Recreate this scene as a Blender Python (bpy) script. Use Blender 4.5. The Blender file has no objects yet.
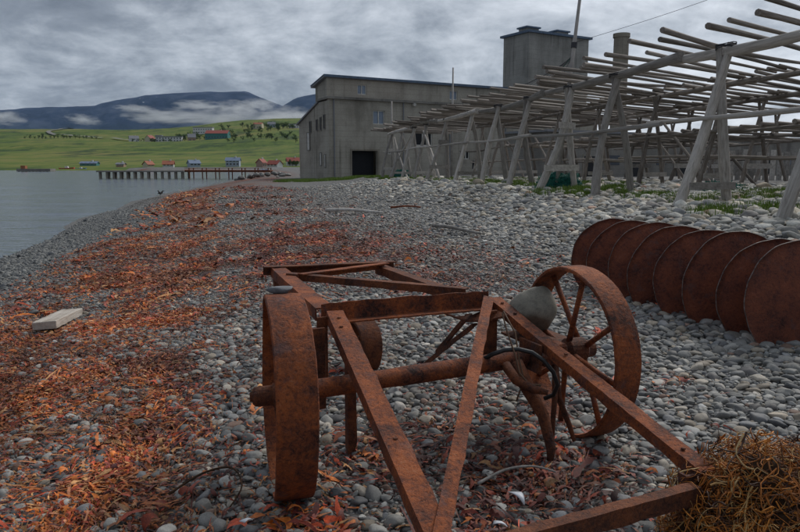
import bpy, bmesh, math, random
import numpy as np
from mathutils import Vector, Matrix, Euler
R = math.radians
rnd = random.Random(7)
rng = np.random.default_rng(11)
scene = bpy.context.scene
col = scene.collection

# ------------------------------------------------------------------ camera
EYE = 1.5
cam_d = bpy.data.cameras.new("camera")
cam = bpy.data.objects.new("camera", cam_d)
col.objects.link(cam)
cam.location = (0, 0, EYE)
cam.rotation_euler = (R(90 - 8.29), 0, 0)
cam_d.sensor_width = 36.0
cam_d.lens = 36.0 * 693.0 / 800.0
cam_d.clip_start = 0.05
cam_d.clip_end = 60000
scene.camera = cam

# ------------------------------------------------------------------ sky, sun, exposure
SUN_EL, SUN_AZ = 42.0, 38.0      # azimuth clockwise from the view direction (+y)
world = bpy.data.worlds.new("World")
scene.world = world
world.use_nodes = True
wn, wl = world.node_tree.nodes, world.node_tree.links
wn.clear()


def wnode(t, **kw):
    n = wn.new(t)
    for k, v in kw.items():
        setattr(n, k, v)
    return n


def wmath(op, a, b=None, c=None):
    n = wnode('ShaderNodeMath', operation=op)
    for i, v in enumerate((a, b, c)):
        if v is None:
            continue
        if isinstance(v, (int, float)):
            n.inputs[i].default_value = v
        else:
            wl.new(v, n.inputs[i])
    return n.outputs[0]


w_out = wnode('ShaderNodeOutputWorld')
w_bg = wnode('ShaderNodeBackground')
w_bg.inputs['Strength'].default_value = 1.0
wl.new(w_bg.outputs[0], w_out.inputs[0])
w_sky = wnode('ShaderNodeTexSky', sky_type='NISHITA')
w_sky.sun_disc = False
w_sky.sun_elevation = R(SUN_EL)
w_sky.sun_rotation = R(SUN_AZ)
w_skys = wnode('ShaderNodeVectorMath', operation='SCALE')
w_skys.inputs['Scale'].default_value = 0.08
wl.new(w_sky.outputs[0], w_skys.inputs[0])
w_tc = wnode('ShaderNodeTexCoord')
w_sep = wnode('ShaderNodeSeparateXYZ')
wl.new(w_tc.outputs['Generated'], w_sep.inputs[0])
zc = wmath('MAXIMUM', w_sep.outputs[2], 0.0)
den = wmath('ADD', zc, 0.34)
cx = wmath('DIVIDE', w_sep.outputs[0], den)
cy = wmath('DIVIDE', w_sep.outputs[1], den)
w_comb = wnode('ShaderNodeCombineXYZ')
wl.new(cx, w_comb.inputs[0])
wl.new(cy, w_comb.inputs[1])


def wnoise(scale, detail, rough, off, dist=0.0):
    m = wnode('ShaderNodeMapping')
    m.inputs['Location'].default_value = off
    wl.new(w_comb.outputs[0], m.inputs[0])
    n = wnode('ShaderNodeTexNoise')
    n.inputs['Scale'].default_value = scale
    n.inputs['Detail'].default_value = detail
    n.inputs['Roughness'].default_value = rough
    n.inputs['Distortion'].default_value = dist
    wl.new(m.outputs[0], n.inputs['Vector'])
    return n.outputs['Fac']


n1 = wnoise(1.75, 8, 0.60, (2.3, 0.7, 0), 0.45)
n2 = wnoise(5.0, 8, 0.66, (5.1, 3.3, 2), 0.2)
n3 = wnoise(0.7, 3, 0.5, (1.4, 8.3, 4))
mixn = wmath('ADD', wmath('MULTIPLY', n1, 0.62), wmath('ADD', wmath('MULTIPLY', n2, 0.30), wmath('MULTIPLY', n3, 0.25)))
# the overcast is thinner and brighter around the hidden sun
sd = (math.sin(R(SUN_AZ)) * math.cos(R(SUN_EL)), math.cos(R(SUN_AZ)) * math.cos(R(SUN_EL)), math.sin(R(SUN_EL)))
w_dot = wnode('ShaderNodeVectorMath', operation='DOT_PRODUCT')
wl.new(w_tc.outputs['Generated'], w_dot.inputs[0])
w_dot.inputs[1].default_value = sd
glow = wmath('POWER', wmath('MAXIMUM', w_dot.outputs['Value'], 0.0), 3.5)
lift = wmath('MULTIPLY_ADD', glow, 0.29, wmath('SUBTRACT', mixn, 0.045))
w_ramp = wnode('ShaderNodeValToRGB')
wl.new(lift, w_ramp.inputs[0])
cr = w_ramp.color_ramp
cr.elements[0].position = 0.41
cr.elements[0].color = (0.098, 0.112, 0.138, 1)
cr.elements[1].position = 0.78
cr.elements[1].color = (0.70, 0.735, 0.79, 1)
for p, c in ((0.49, (0.135, 0.153, 0.184, 1)), (0.55, (0.195, 0.218, 0.255, 1)), (0.62, (0.34, 0.37, 0.415, 1))):
    e = cr.elements.new(p)
    e.color = c
w_mix = wnode('ShaderNodeMix', data_type='RGBA')
w_mix.inputs[0].default_value = 0.93
wl.new(w_skys.outputs[0], w_mix.inputs[6])
wl.new(w_ramp.outputs[0], w_mix.inputs[7])
wl.new(w_mix.outputs[2], w_bg.inputs['Color'])

sun_d = bpy.data.lights.new("sun", 'SUN')
sun_d.energy = 1.5
sun_d.angle = R(25)
sun_d.color = (1.0, 0.95, 0.88)
sun = bpy.data.objects.new("sun", sun_d)
col.objects.link(sun)
sun.rotation_euler = Vector(sd).to_track_quat('Z', 'Y').to_euler()
sun.location = (20, 20, 40)

scene.view_settings.view_transform = 'Standard'
scene.view_settings.look = 'None'
scene.view_settings.exposure = 0.40
scene.view_settings.gamma = 1.0
scene.view_settings.use_curve_mapping = False
scene.render.engine = 'CYCLES'
cy_ = scene.cycles
cy_.max_bounces = 6
cy_.diffuse_bounces = 3
cy_.glossy_bounces = 2
cy_.transmission_bounces = 3
cy_.transparent_max_bounces = 6
cy_.volume_bounces = 1
cy_.use_denoising = True
try:
    cy_.denoiser = 'OPENIMAGEDENOISE'
    cy_.denoising_input_passes = 'RGB_ALBEDO_NORMAL'
except Exception:
    pass


# ------------------------------------------------------------------ numeric noise
def _hash(ix, iy, seed):
    h = (ix.astype(np.int64) * 374761393 + iy.astype(np.int64) * 668265263 + seed * 1442695041) & 0x7fffffff
    h = ((h ^ (h >> 13)) * 1274126177) & 0x7fffffff
    return ((h ^ (h >> 16)) & 0xffff) / 65535.0


def vnoise(x, y, seed=0):
    x = np.asarray(x, float)
    y = np.asarray(y, float)
    ix = np.floor(x)
    iy = np.floor(y)
    fx = x - ix
    fy = y - iy
    fx = fx * fx * (3 - 2 * fx)
    fy = fy * fy * (3 - 2 * fy)
    a = _hash(ix, iy, seed)
    b = _hash(ix + 1, iy, seed)
    c = _hash(ix, iy + 1, seed)
    d = _hash(ix + 1, iy + 1, seed)
    return (a * (1 - fx) + b * fx) * (1 - fy) + (c * (1 - fx) + d * fx) * fy


def fbm(x, y, octv=4, seed=0, gain=0.5):
    s, a, t = 0.0, 1.0, 0.0
    for i in range(octv):
        s = s + a * vnoise(np.asarray(x) * 2 ** i + 17.3 * i, np.asarray(y) * 2 ** i - 9.1 * i, seed + i)
        t += a
        a *= gain
    return s / t


def sstep(a, b, x):
    t = np.clip((np.asarray(x, float) - a) / (b - a), 0, 1)
    return t * t * (3 - 2 * t)


# ------------------------------------------------------------------ terrain functions
SEA_Z = -0.8
SH_Y = np.array([-20, 0, 16.6, 21.3, 32, 46, 64, 84, 120, 160, 220, 270, 300, 320, 340, 360], float)
SH_X = np.array([-2, -6, -9.8, -11, -14, -17.2, -20, -22.6, -27, -34, -48, -85, -170, -330, -800, -3000], float)


def shore_x(y):
    return np.interp(y, SH_Y, SH_X)


def ground_z(x, y):
    x = np.asarray(x, float)
    y = np.asarray(y, float)
    wob = (vnoise(y * 0.14, y * 0 + 3.3, 5) - 0.5) * 1.2 * sstep(4, 12, y)
    s = x - shore_x(y) + wob
    z = np.interp(s, [-40, -8, 0, 3, 6.2, 9.5, 12, 14.5, 17, 22, 60], [-6, -1.7, -0.8, -0.36, -0.02, 0.0, 0.12, 0.38, 0.58, 0.64, 0.70])
    z = z + (fbm(x * 0.35, y * 0.35, 3, 21) - 0.5) * 0.10 * sstep(5, 12, np.hypot(x, y)) * sstep(0, 2, s)
    far = sstep(38, 62, y) * sstep(8, 16, s)
    z = z - far * 0.28
    return z


def hill_z(x, y):
    x = np.asarray(x, float)
    y = np.asarray(y, float)
    z = np.interp(y, [0, 250, 330, 420, 600, 900, 1200, 1500, 1800, 2600, 7000], [0.2, -0.2, -0.4, 2.9, 10.5, 28, 51, 76, 84, 60, 40])
    k = x / np.maximum(y, 1)
    z = z * (1 + 0.30 * sstep(-0.40, -0.16, k) * sstep(330, 700, y)) * (1 - 0.75 * sstep(-0.02, 0.2, k))
    z = z + (fbm(x / 140, y / 140, 4, 3) - 0.5) * 12 * sstep(380, 900, y)
    return z


# ------------------------------------------------------------------ materials
def mat_new(name):
    m = bpy.data.materials.new(name)
    m.use_nodes = True
    nt = m.node_tree
    b = nt.nodes['Principled BSDF']
    return m, nt, b


class NT:
    """small helper round a node tree"""
    def __init__(s, m):
        s.nt = m.node_tree
        s.b = s.nt.nodes['Principled BSDF']
        s.tc = s.nt.nodes.new('ShaderNodeTexCoord')

    def node(s, t, **kw):
        n = s.nt.nodes.new(t)
        for k, v in kw.items():
            setattr(n, k, v)
        return n

    def link(s, a, b):
        s.nt.links.new(a, b)

    def vec(s, space='Object', scale=(1, 1, 1), loc=(0, 0, 0), rnd_w=False):
        m = s.node('ShaderNodeMapping')
        m.inputs['Scale'].default_value = scale
        m.inputs['Location'].default_value = loc
        if space == 'Position':
            g = s.node('ShaderNodeNewGeometry')
            s.link(g.outputs['Position'], m.inputs[0])
        else:
            s.link(s.tc.outputs[space], m.inputs[0])
        return m.outputs[0]

    def noise(s, vec, scale, detail=5, rough=0.6, dist=0.0, out='Fac', dim='3D', w=None):
        n = s.node('ShaderNodeTexNoise', noise_dimensions=dim)
        n.inputs['Scale'].default_value = scale
        n.inputs['Detail'].default_value = detail
        n.inputs['Roughness'].default_value = rough
        n.inputs['Distortion'].default_value = dist
        s.link(vec, n.inputs['Vector'])
        if w is not None:
            s.link(w, n.inputs['W'])
        return n.outputs[out]

    def voro(s, vec, scale, feature='F1', out='Distance', rand=1.0):
        n = s.node('ShaderNodeTexVoronoi', feature=feature)
        n.inputs['Scale'].default_value = scale
        n.inputs['Randomness'].default_value = rand
        s.link(vec, n.inputs['Vector'])
        return n.outputs[out]

    def ramp(s, fac, stops, interp='LINEAR'):
        n = s.node('ShaderNodeValToRGB')
        n.color_ramp.interpolation = interp
        e = n.color_ramp.elements
        while len(e) < len(stops):
            e.new(0.5)
        for i, (p, c) in enumerate(stops):
            e[i].position = p
            e[i].color = (c, c, c, 1) if isinstance(c, (int, float)) else (*c, 1)
        s.link(fac, n.inputs[0])
        return n.outputs[0]

    def math(s, op, a, b=None, c=None, clamp=False):
        n = s.node('ShaderNodeMath', operation=op, use_clamp=clamp)
        for i, v in enumerate((a, b, c)):
            if v is None:
                continue
            if isinstance(v, (int, float)):
                n.inputs[i].default_value = v
            else:
                s.link(v, n.inputs[i])
        return n.outputs[0]

    def mix(s, fac, a, b, mode='MIX'):
        n = s.node('ShaderNodeMix', data_type='RGBA', blend_type=mode)
        for i, v in ((0, fac), (6, a), (7, b)):
            if isinstance(v, (int, float)):
                n.inputs[i].default_value = v if i == 0 else (v, v, v, 1)
            elif isinstance(v, tuple):
                n.inputs[i].default_value = (*v, 1)
            else:
                s.link(v, n.inputs[i])
        return n.outputs[2]

    def bump(s, h, strength=0.3, dist=0.01, normal=None):
        n = s.node('ShaderNodeBump')
        n.inputs['Strength'].default_value = strength
        n.inputs['Distance'].default_value = dist
        s.link(h, n.inputs['Height'])
        if normal is not None:
            s.link(normal, n.inputs['Normal'])
        return n.outputs[0]

    def done(s, color=None, rough=0.8, normal=None, spec=0.3):
        if color is not None:
            if isinstance(color, tuple):
                s.b.inputs['Base Color'].default_value = (*color, 1)
            else:
                s.link(color, s.b.inputs['Base Color'])
        if isinstance(rough, (int, float)):
            s.b.inputs['Roughness'].default_value = rough
        else:
            s.link(rough, s.b.inputs['Roughness'])
        if normal is not None:
            s.link(normal, s.b.inputs['Normal'])
        s.b.inputs['Specular IOR Level'].default_value = spec


M = {}


def m_rust(name, dark, mid, bright, pale, warm=0.5, bump=0.6):
    m = bpy.data.materials.new(name)
    m.use_nodes = True
    t = NT(m)
    v = t.vec('Position')
    big = t.noise(v, 5.0, 6, 0.62, 0.5)
    fine = t.noise(v, 42, 7, 0.74, 0.6)
    grit = t.noise(v, 190, 3, 0.6)
    spots = t.voro(v, 38)
    f = t.math('ADD', t.math('MULTIPLY', big, 0.52), t.math('MULTIPLY', fine, 0.48))
    c = t.ramp(f, [(0.38, dark), (0.46, mid), (warm + 0.06, bright), (0.69, pale)])
    flk = t.noise(t.vec('Position', (1, 1, 1), (3, 7, 1)), 95, 5, 0.75)
    c = t.mix(t.ramp(flk, [(0.54, 0.0), (0.66, 0.65)]), c, dark)
    pit = t.ramp(spots, [(0.10, 0.0), (0.28, 1.0)])
    c = t.mix(t.math('MULTIPLY', t.math('SUBTRACT', 1.0, pit), 0.45), c, dark)
    blu = t.ramp(t.noise(v, 9, 5, 0.6, 0.3), [(0.57, 0.0), (0.68, 0.5)])
    c = t.mix(blu, c, (0.095, 0.060, 0.062))
    spk = t.ramp(t.noise(t.vec('Position', (1, 1, 1), (9, 2, 5)), 260, 2, 0.5), [(0.62, 0.0), (0.70, 0.55)])
    c = t.mix(spk, c, pale)
    scale_ = t.voro(t.vec('Position'), 60, 'SMOOTH_F1', 'Distance')
    h = t.math('ADD', t.math('MULTIPLY', fine, 1.0), t.math('ADD', t.math('MULTIPLY', grit, 0.35), t.math('MULTIPLY', scale_, 0.30)))
    h = t.math('ADD', h, t.math('MULTIPLY', pit, 0.22))
    t.done(c, 0.78, t.bump(h, min(1.0, bump * 1.5), 0.010), 0.35)
    return m


M['rust'] = m_rust('rust', (0.028, 0.010, 0.008), (0.140, 0.038, 0.016), (0.33, 0.085, 0.020), (0.33, 0.15, 0.08), 0.52)
M['rust_dark'] = m_rust('rust_dark', (0.026, 0.010, 0.008), (0.095, 0.030, 0.014), (0.20, 0.060, 0.020), (0.20, 0.10, 0.055), 0.52)
M['rust_disc'] = m_rust('rust_disc', (0.045, 0.016, 0.013), (0.125, 0.038, 0.024), (0.215, 0.062, 0.030), (0.24, 0.12, 0.085), 0.52, 0.55)

m = bpy.data.materials.new('worn_edge'); m.use_nodes = True
t = NT(m)
t.done(t.ramp(t.noise(t.vec('Position'), 30, 5, 0.6), [(0.4, (0.05, 0.03, 0.025)), (0.66, (0.20, 0.155, 0.14))]), 0.6, None, 0.4)
M['worn_edge'] = m


def m_stone(name, source):
    m = bpy.data.materials.new(name)
    m.use_nodes = True
    t = NT(m)
    if source == 'inst':
        a = t.node('ShaderNodeAttribute', attribute_type='INSTANCER', attribute_name='tint')
        base = a.outputs['Color']
    else:
        base = t.node('ShaderNodeObjectInfo').outputs['Color']
    v = t.vec('Position')
    n = t.noise(v, 26, 5, 0.65, 0.4)
    f = t.noise(v, 160, 3, 0.6)
    g = t.ramp(t.math('ADD', t.math('MULTIPLY', n, 0.65), t.math('MULTIPLY', f, 0.35)), [(0.32, 0.58), (0.5, 1.0), (0.68, 1.32)])
    c = t.mix(1.0, base, g, 'MULTIPLY')
    lich = t.ramp(t.noise(v, 14, 4, 0.6), [(0.60, 0.0), (0.72, 0.35)])
    c = t.mix(lich, c, (0.20, 0.17, 0.12))
    t.done(c, t.ramp(n, [(0.3, 0.55), (0.7, 0.85)]), t.bump(t.math('ADD', n, t.math('MULTIPLY', f, 0.4)), 0.35, 0.006), 0.35)
    return m


M['pebble'] = m_stone('pebble', 'inst')
M['stone'] = m_stone('stone', 'obj')


def m_weed(name, source):
    m = bpy.data.materials.new(name)
    m.use_nodes = True
    t = NT(m)
    if source == 'inst':
        base = t.node('ShaderNodeAttribute', attribute_type='INSTANCER', attribute_name='tint').outputs['Color']
    else:
        base = t.node('ShaderNodeAttribute', attribute_type='GEOMETRY', attribute_name='tint').outputs['Color']
    v = t.vec('Position')
    g = t.ramp(t.noise(v, 60, 4, 0.6), [(0.3, 0.55), (0.55, 1.0), (0.72, 1.45)])
    c = t.mix(1.0, base, g, 'MULTIPLY')
    t.done(c, 0.62, t.bump(t.noise(v, 120, 3, 0.6), 0.4, 0.004), 0.4)
    try:
        t.b.inputs['Subsurface Weight'].default_value = 0.0
    except Exception:
        pass
    return m


M['weed'] = m_weed('weed', 'inst')
M['strand'] = m_weed('strand', 'geo')

# beach sheet under the loose stones
m = bpy.data.materials.new('shingle'); m.use_nodes = True
t = NT(m)
v = t.vec('Position')
cell = t.voro(v, 20, 'F1', 'Color')
dist = t.voro(v, 20, 'F1', 'Distance')
edge = t.voro(v, 20, 'DISTANCE_TO_EDGE', 'Distance')
sepc = t.node('ShaderNodeSeparateColor')
t.link(cell, sepc.inputs[0])
c = t.ramp(sepc.outputs[0], [(0.0, (0.09, 0.095, 0.10)), (0.45, (0.17, 0.175, 0.18)), (0.8, (0.24, 0.235, 0.22)), (1.0, (0.33, 0.31, 0.28))])
c = t.mix(t.ramp(edge, [(0.0, 0.85), (0.12, 0.0)]), c, (0.035, 0.033, 0.032))
big = t.noise(v, 0.5, 4, 0.6)
c = t.mix(t.ramp(big, [(0.45, 0.0), (0.7, 0.35)]), c, (0.10, 0.085, 0.07))
wa = t.node('ShaderNodeAttribute', attribute_type='GEOMETRY', attribute_name='wrack')
wcol = t.ramp(t.noise(v, 45, 5, 0.7), [(0.35, (0.040, 0.014, 0.010)), (0.5, (0.15, 0.040, 0.016)), (0.65, (0.30, 0.10, 0.03))])
c = t.mix(t.math('MULTIPLY', wa.outputs['Fac'], 0.95), c, wcol)
t.done(c, 0.85, t.bump(t.math('SUBTRACT', 0.6, dist), 1.0, 0.03), 0.2)
M['shingle'] = m

# sea
m = bpy.data.materials.new('sea_water'); m.use_nodes = True
t = NT(m)
v1 = t.vec('Position', (0.35, 0.9, 1))
v2 = t.vec('Position', (1.0, 2.2, 1))
h = t.math('ADD', t.noise(v1, 0.55, 4, 0.55, 0.4), t.math('MULTIPLY', t.noise(v2, 1.4, 4, 0.6, 0.3), 0.35))
t.done((0.075, 0.092, 0.105), 0.12, t.bump(h, 0.55, 0.16), 0.6)
t.b.inputs['IOR'].default_value = 1.33
M['sea'] = m

# green hillside
m = bpy.data.materials.new('pasture'); m.use_nodes = True
t = NT(m)
v = t.vec('Position')
n1_ = t.noise(v, 0.006, 6, 0.6, 0.6)
n2_ = t.noise(t.vec('Position', (1, 0.45, 1)), 0.09, 5, 0.7)
n3_ = t.noise(t.vec('Position', (0.35, 1.2, 1)), 0.018, 6, 0.65)
f = t.math('ADD', t.math('MULTIPLY', n1_, 0.35), t.math('ADD', t.math('MULTIPLY', n2_, 0.35), t.math('MULTIPLY', n3_, 0.3)))
c = t.ramp(f, [(0.39, (0.034, 0.058, 0.018)), (0.455, (0.075, 0.118, 0.025)), (0.505, (0.112, 0.146, 0.032)), (0.56, (0.160, 0.166, 0.046)), (0.63, (0.19, 0.152, 0.066))])
dk = t.ramp(t.noise(t.vec('Position', (1, 0.5, 1)), 0.022, 6, 0.72), [(0.53, 0.0), (0.62, 0.85)])
c = t.mix(dk, c, (0.028, 0.055, 0.022))
t.done(c, 0.95, None, 0.1)
M['pasture'] = m

# mountain
m = bpy.data.materials.new('mountain_rock_haze_blue'); m.use_nodes = True
t = NT(m)
v = t.vec('Position', (1, 1, 2.5))
n_ = t.noise(v, 0.0035, 9, 0.72, 0.4)
c = t.ramp(n_, [(0.40, (0.008, 0.015, 0.042)), (0.50, (0.018, 0.032, 0.076)), (0.60, (0.050, 0.064, 0.105))])  # blue of the far air is painted into the rock tones
geo = t.node('ShaderNodeNewGeometry')
sp = t.node('ShaderNodeSeparateXYZ'); t.link(geo.outputs['Position'], sp.inputs[0])
low = t.ramp(t.math('DIVIDE', sp.outputs[2], 900.0), [(0.25, 1.0), (0.6, 0.0)])
c = t.mix(t.math('MULTIPLY', low, 0.6), c, (0.030, 0.050, 0.030))
snow = t.math('MULTIPLY', t.ramp(t.noise(t.vec('Position', (1, 1, 5)), 0.006, 6, 0.7), [(0.66, 0.0), (0.70, 1.0)]), t.ramp(t.math('DIVIDE', sp.outputs[2], 900.0), [(0.72, 0.0), (0.9, 0.8)]))
c = t.mix(snow, c, (0.7, 0.72, 0.75))
t.done(c, 0.95, None, 0.1)
M['mountain'] = m


def m_wood(name, dark, mid, pale, local=True):
    m = bpy.data.materials.new(name)
    m.use_nodes = True
    t = NT(m)
    oi = t.node('ShaderNodeObjectInfo')
    w = t.math('MULTIPLY', oi.outputs['Random'], 37.0)
    v = t.vec('Object', (9, 1.6, 1.6) if local else (1.2, 14, 14))
    s_ = t.noise(v, 1.6, 6, 0.65, 0.2, dim='4D', w=w)
    v2 = t.vec('Object', (2.5, 3, 3) if local else (3, 3, 3))
    b_ = t.noise(v2, 2.0, 4, 0.6, dim='4D', w=w)
    f = t.math('ADD', t.math('MULTIPLY', s_, 0.6), t.math('MULTIPLY', b_, 0.4))
    c = t.ramp(f, [(0.34, dark), (0.5, mid), (0.66, pale)])
    val = t.math('MULTIPLY_ADD', oi.outputs['Random'], 0.75, 0.58)
    hs = t.node('ShaderNodeHueSaturation')
    t.link(val, hs.inputs['Value'])
    t.link(c, hs.inputs['Color'])
    t.done(hs.outputs[0], 0.85, t.bump(s_, 0.5, 0.02), 0.2)
    return m


M['wood_pole'] = m_wood('wood_pole', (0.090, 0.070, 0.056), (0.235, 0.205, 0.178), (0.40, 0.365, 0.33))
M['wood_grey'] = m_wood('wood_grey', (0.20, 0.185, 0.165), (0.385, 0.36, 0.33), (0.53, 0.505, 0.47))
M['plank'] = m_wood('plank', (0.22, 0.18, 0.14), (0.36, 0.32, 0.275), (0.50, 0.46, 0.41), False)


def m_concrete(name, dark, mid, pale, streak=1.0):
    m = bpy.data.materials.new(name)
    m.use_nodes = True
    t = NT(m)
    v = t.vec('Position')
    n = t.noise(v, 0.35, 6, 0.6, 0.3)
    st = t.noise(t.vec('Position', (0.8, 0.8, 0.10)), 0.7, 5, 0.6)
    f = t.math('ADD', t.math('MULTIPLY', n, 0.5), t.math('MULTIPLY', st, 0.5))
    c = t.ramp(f, [(0.36, dark), (0.5, mid), (0.64, pale)])
    lines = t.node('ShaderNodeTexWave', wave_type='BANDS', bands_direction='Z')
    lines.inputs['Scale'].default_value = 0.55
    lines.inputs['Distortion'].default_value = 0.6
    t.link(v, lines.inputs['Vector'])
    c = t.mix(t.ramp(lines.outputs['Fac'], [(0.0, 0.28), (0.10, 0.0)]), c, dark)
    run = t.math('MULTIPLY', t.ramp(t.noise(t.vec('Position', (1.6, 1.6, 0.05)), 1.6, 4, 0.6), [(0.56, 0.0), (0.70, 0.75)]), t.ramp(t.noise(v, 0.25, 3, 0.5), [(0.42, 0.0), (0.6, 1.0)]))
    c = t.mix(run, c, (dark[0] * 0.45, dark[1] * 0.43, dark[2] * 0.40))
    pat = t.ramp(t.noise(t.vec('Position', (1, 1, 1), (31, 5, 9)), 0.18, 2, 0.4), [(0.58, 0.0), (0.60, 0.35)])
    c = t.mix(pat, c, pale)
    fine = t.noise(v, 7, 4, 0.6)
    c = t.mix(0.22, c, t.ramp(fine, [(0.3, 0.04), (0.7, 0.4)]), 'OVERLAY')
    t.done(c, 0.92, t.bump(fine, 0.3, 0.03), 0.15)
    return m


M['concrete'] = m_concrete('concrete', (0.25, 0.232, 0.195), (0.40, 0.373, 0.318), (0.48, 0.450, 0.385))
M['concrete_tower'] = m_concrete('concrete_tower', (0.22, 0.217, 0.20), (0.32, 0.315, 0.292), (0.39, 0.383, 0.352))
M['concrete_pale'] = m_concrete('concrete_pale', (0.18, 0.16, 0.13), (0.29, 0.26, 0.21), (0.38, 0.35, 0.29))
M['concrete_dark'] = m_concrete('concrete_dark', (0.16, 0.15, 0.135), (0.25, 0.238, 0.215), (0.32, 0.305, 0.275))


def m_flat(name, c, rough=0.7, spec=0.3, var=0.25, scale=3.0):
    m = bpy.data.materials.new(name)
    m.use_nodes = True
    t = NT(m)
    n = t.noise(t.vec('Position'), scale, 5, 0.6)
    k = t.ramp(n, [(0.3, 1 - var), (0.7, 1 + var)])
    t.done(t.mix(1.0, c, k, 'MULTIPLY'), rough, None, spec)
    return m


M['dark_opening'] = m_flat('dark_opening', (0.012, 0.013, 0.016), 0.6)
M['glass_pale'] = m_flat('glass_pale', (0.22, 0.27, 0.34), 0.15, 0.6, 0.2, 0.8)
M['glass_dark'] = m_flat('glass_dark', (0.03, 0.04, 0.055), 0.12, 0.6)
M['frame_white'] = m_flat('frame_white', (0.55, 0.54, 0.50), 0.7)
M['roof_edge'] = m_flat('roof_edge', (0.09, 0.13, 0.19), 0.55)
M['rust_sheet'] = m_flat('rust_sheet', (0.30, 0.13, 0.06), 0.8)
M['wall_white'] = m_flat('wall_white', (0.62, 0.62, 0.62), 0.8, 0.2, 0.1)
M['wall_cream'] = m_flat('wall_cream', (0.55, 0.50, 0.36), 0.8, 0.2, 0.1)
M['wall_teal'] = m_flat('wall_teal', (0.07, 0.20, 0.19), 0.8, 0.2, 0.15)
M['wall_blue'] = m_flat('wall_blue', (0.34, 0.40, 0.50), 0.8, 0.2, 0.1)
M['wall_tan'] = m_flat('wall_tan', (0.36, 0.25, 0.19), 0.8, 0.2, 0.1)
M['roof_red'] = m_flat('roof_red', (0.30, 0.085, 0.065), 0.7, 0.2, 0.12)
M['roof_orange'] = m_flat('roof_orange', (0.34, 0.125, 0.075), 0.7, 0.2, 0.12)
M['roof_blue'] = m_flat('roof_blue', (0.16, 0.21, 0.30), 0.6, 0.3, 0.12)
M['roof_grey'] = m_flat('roof_grey', (0.20, 0.205, 0.22), 0.6, 0.3, 0.12)
M['boat_blue'] = m_flat('boat_blue', (0.03, 0.12, 0.42), 0.4, 0.4, 0.1)
M['boat_red'] = m_flat('boat_red', (0.45, 0.09, 0.06), 0.5, 0.4, 0.1)
M['road'] = m_flat('road', (0.20, 0.195, 0.18), 0.9, 0.1, 0.1, 0.05)
M['jetty_wood'] = m_flat('jetty_wood', (0.17, 0.065, 0.035), 0.85, 0.2, 0.3)
M['grass'] = m_flat('grass', (0.13, 0.20, 0.035), 0.8, 0.2, 0.4, 4.0)
M['flower'] = m_flat('flower', (0.75, 0.74, 0.70), 0.7, 0.2, 0.1)
M['leaf_dark'] = m_flat('leaf_dark', (0.045, 0.080, 0.028), 0.85, 0.15, 0.4, 0.5)
M['leaf_mid'] = m_flat('leaf_mid', (0.072, 0.115, 0.034), 0.85, 0.15, 0.4, 0.5)
M['bark'] = m_flat('bark', (0.06, 0.045, 0.035), 0.9)
M['bird'] = m_flat('bird', (0.02, 0.019, 0.018), 0.6)
M['bird_white'] = m_flat('bird_white', (0.5, 0.5, 0.48), 0.6)
M['hose'] = m_flat('hose', (0.012, 0.012, 0.013), 0.45, 0.5)
M['wire'] = m_flat('wire', (0.10, 0.055, 0.03), 0.7, 0.4)
M['cable'] = m_flat('cable', (0.05, 0.05, 0.055), 0.7)
M['net_green'] = m_flat('net_green', (0.012, 0.085, 0.070), 0.8, 0.2, 0.6, 14)
M['net_twine'] = m_flat('net_twine', (0.03, 0.17, 0.13), 0.8, 0.2, 0.5, 20)
M['mast'] = m_flat('mast', (0.33, 0.31, 0.29), 0.7, 0.3)
M['shell'] = m_flat('shell', (0.55, 0.58, 0.62), 0.4, 0.4, 0.2, 20)
M['weed_core'] = m_flat('weed_core', (0.045, 0.024, 0.012), 0.8, 0.2, 0.5, 20)


# ------------------------------------------------------------------ mesh helpers
def link(o, parent=None):
    col.objects.link(o)
    if parent is not None:
        o.parent = parent
    return o


def root_loc(o):
    while o.parent is not None:
        o = o.parent
    return o.location


def tag(o, label=None, cat=None, group=None, kind=None):
    if label:
        o['label'] = label
    if cat:
        o['category'] = cat
    if group:
        o['group'] = group
    if kind:
        o['kind'] = kind
    return o


def empty(name, loc, label, cat, group=None):
    o = bpy.data.objects.new(name, None)
    o.empty_display_size = 0.2
    o.location = loc
    link(o)
    return tag(o, label, cat, group)


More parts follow.
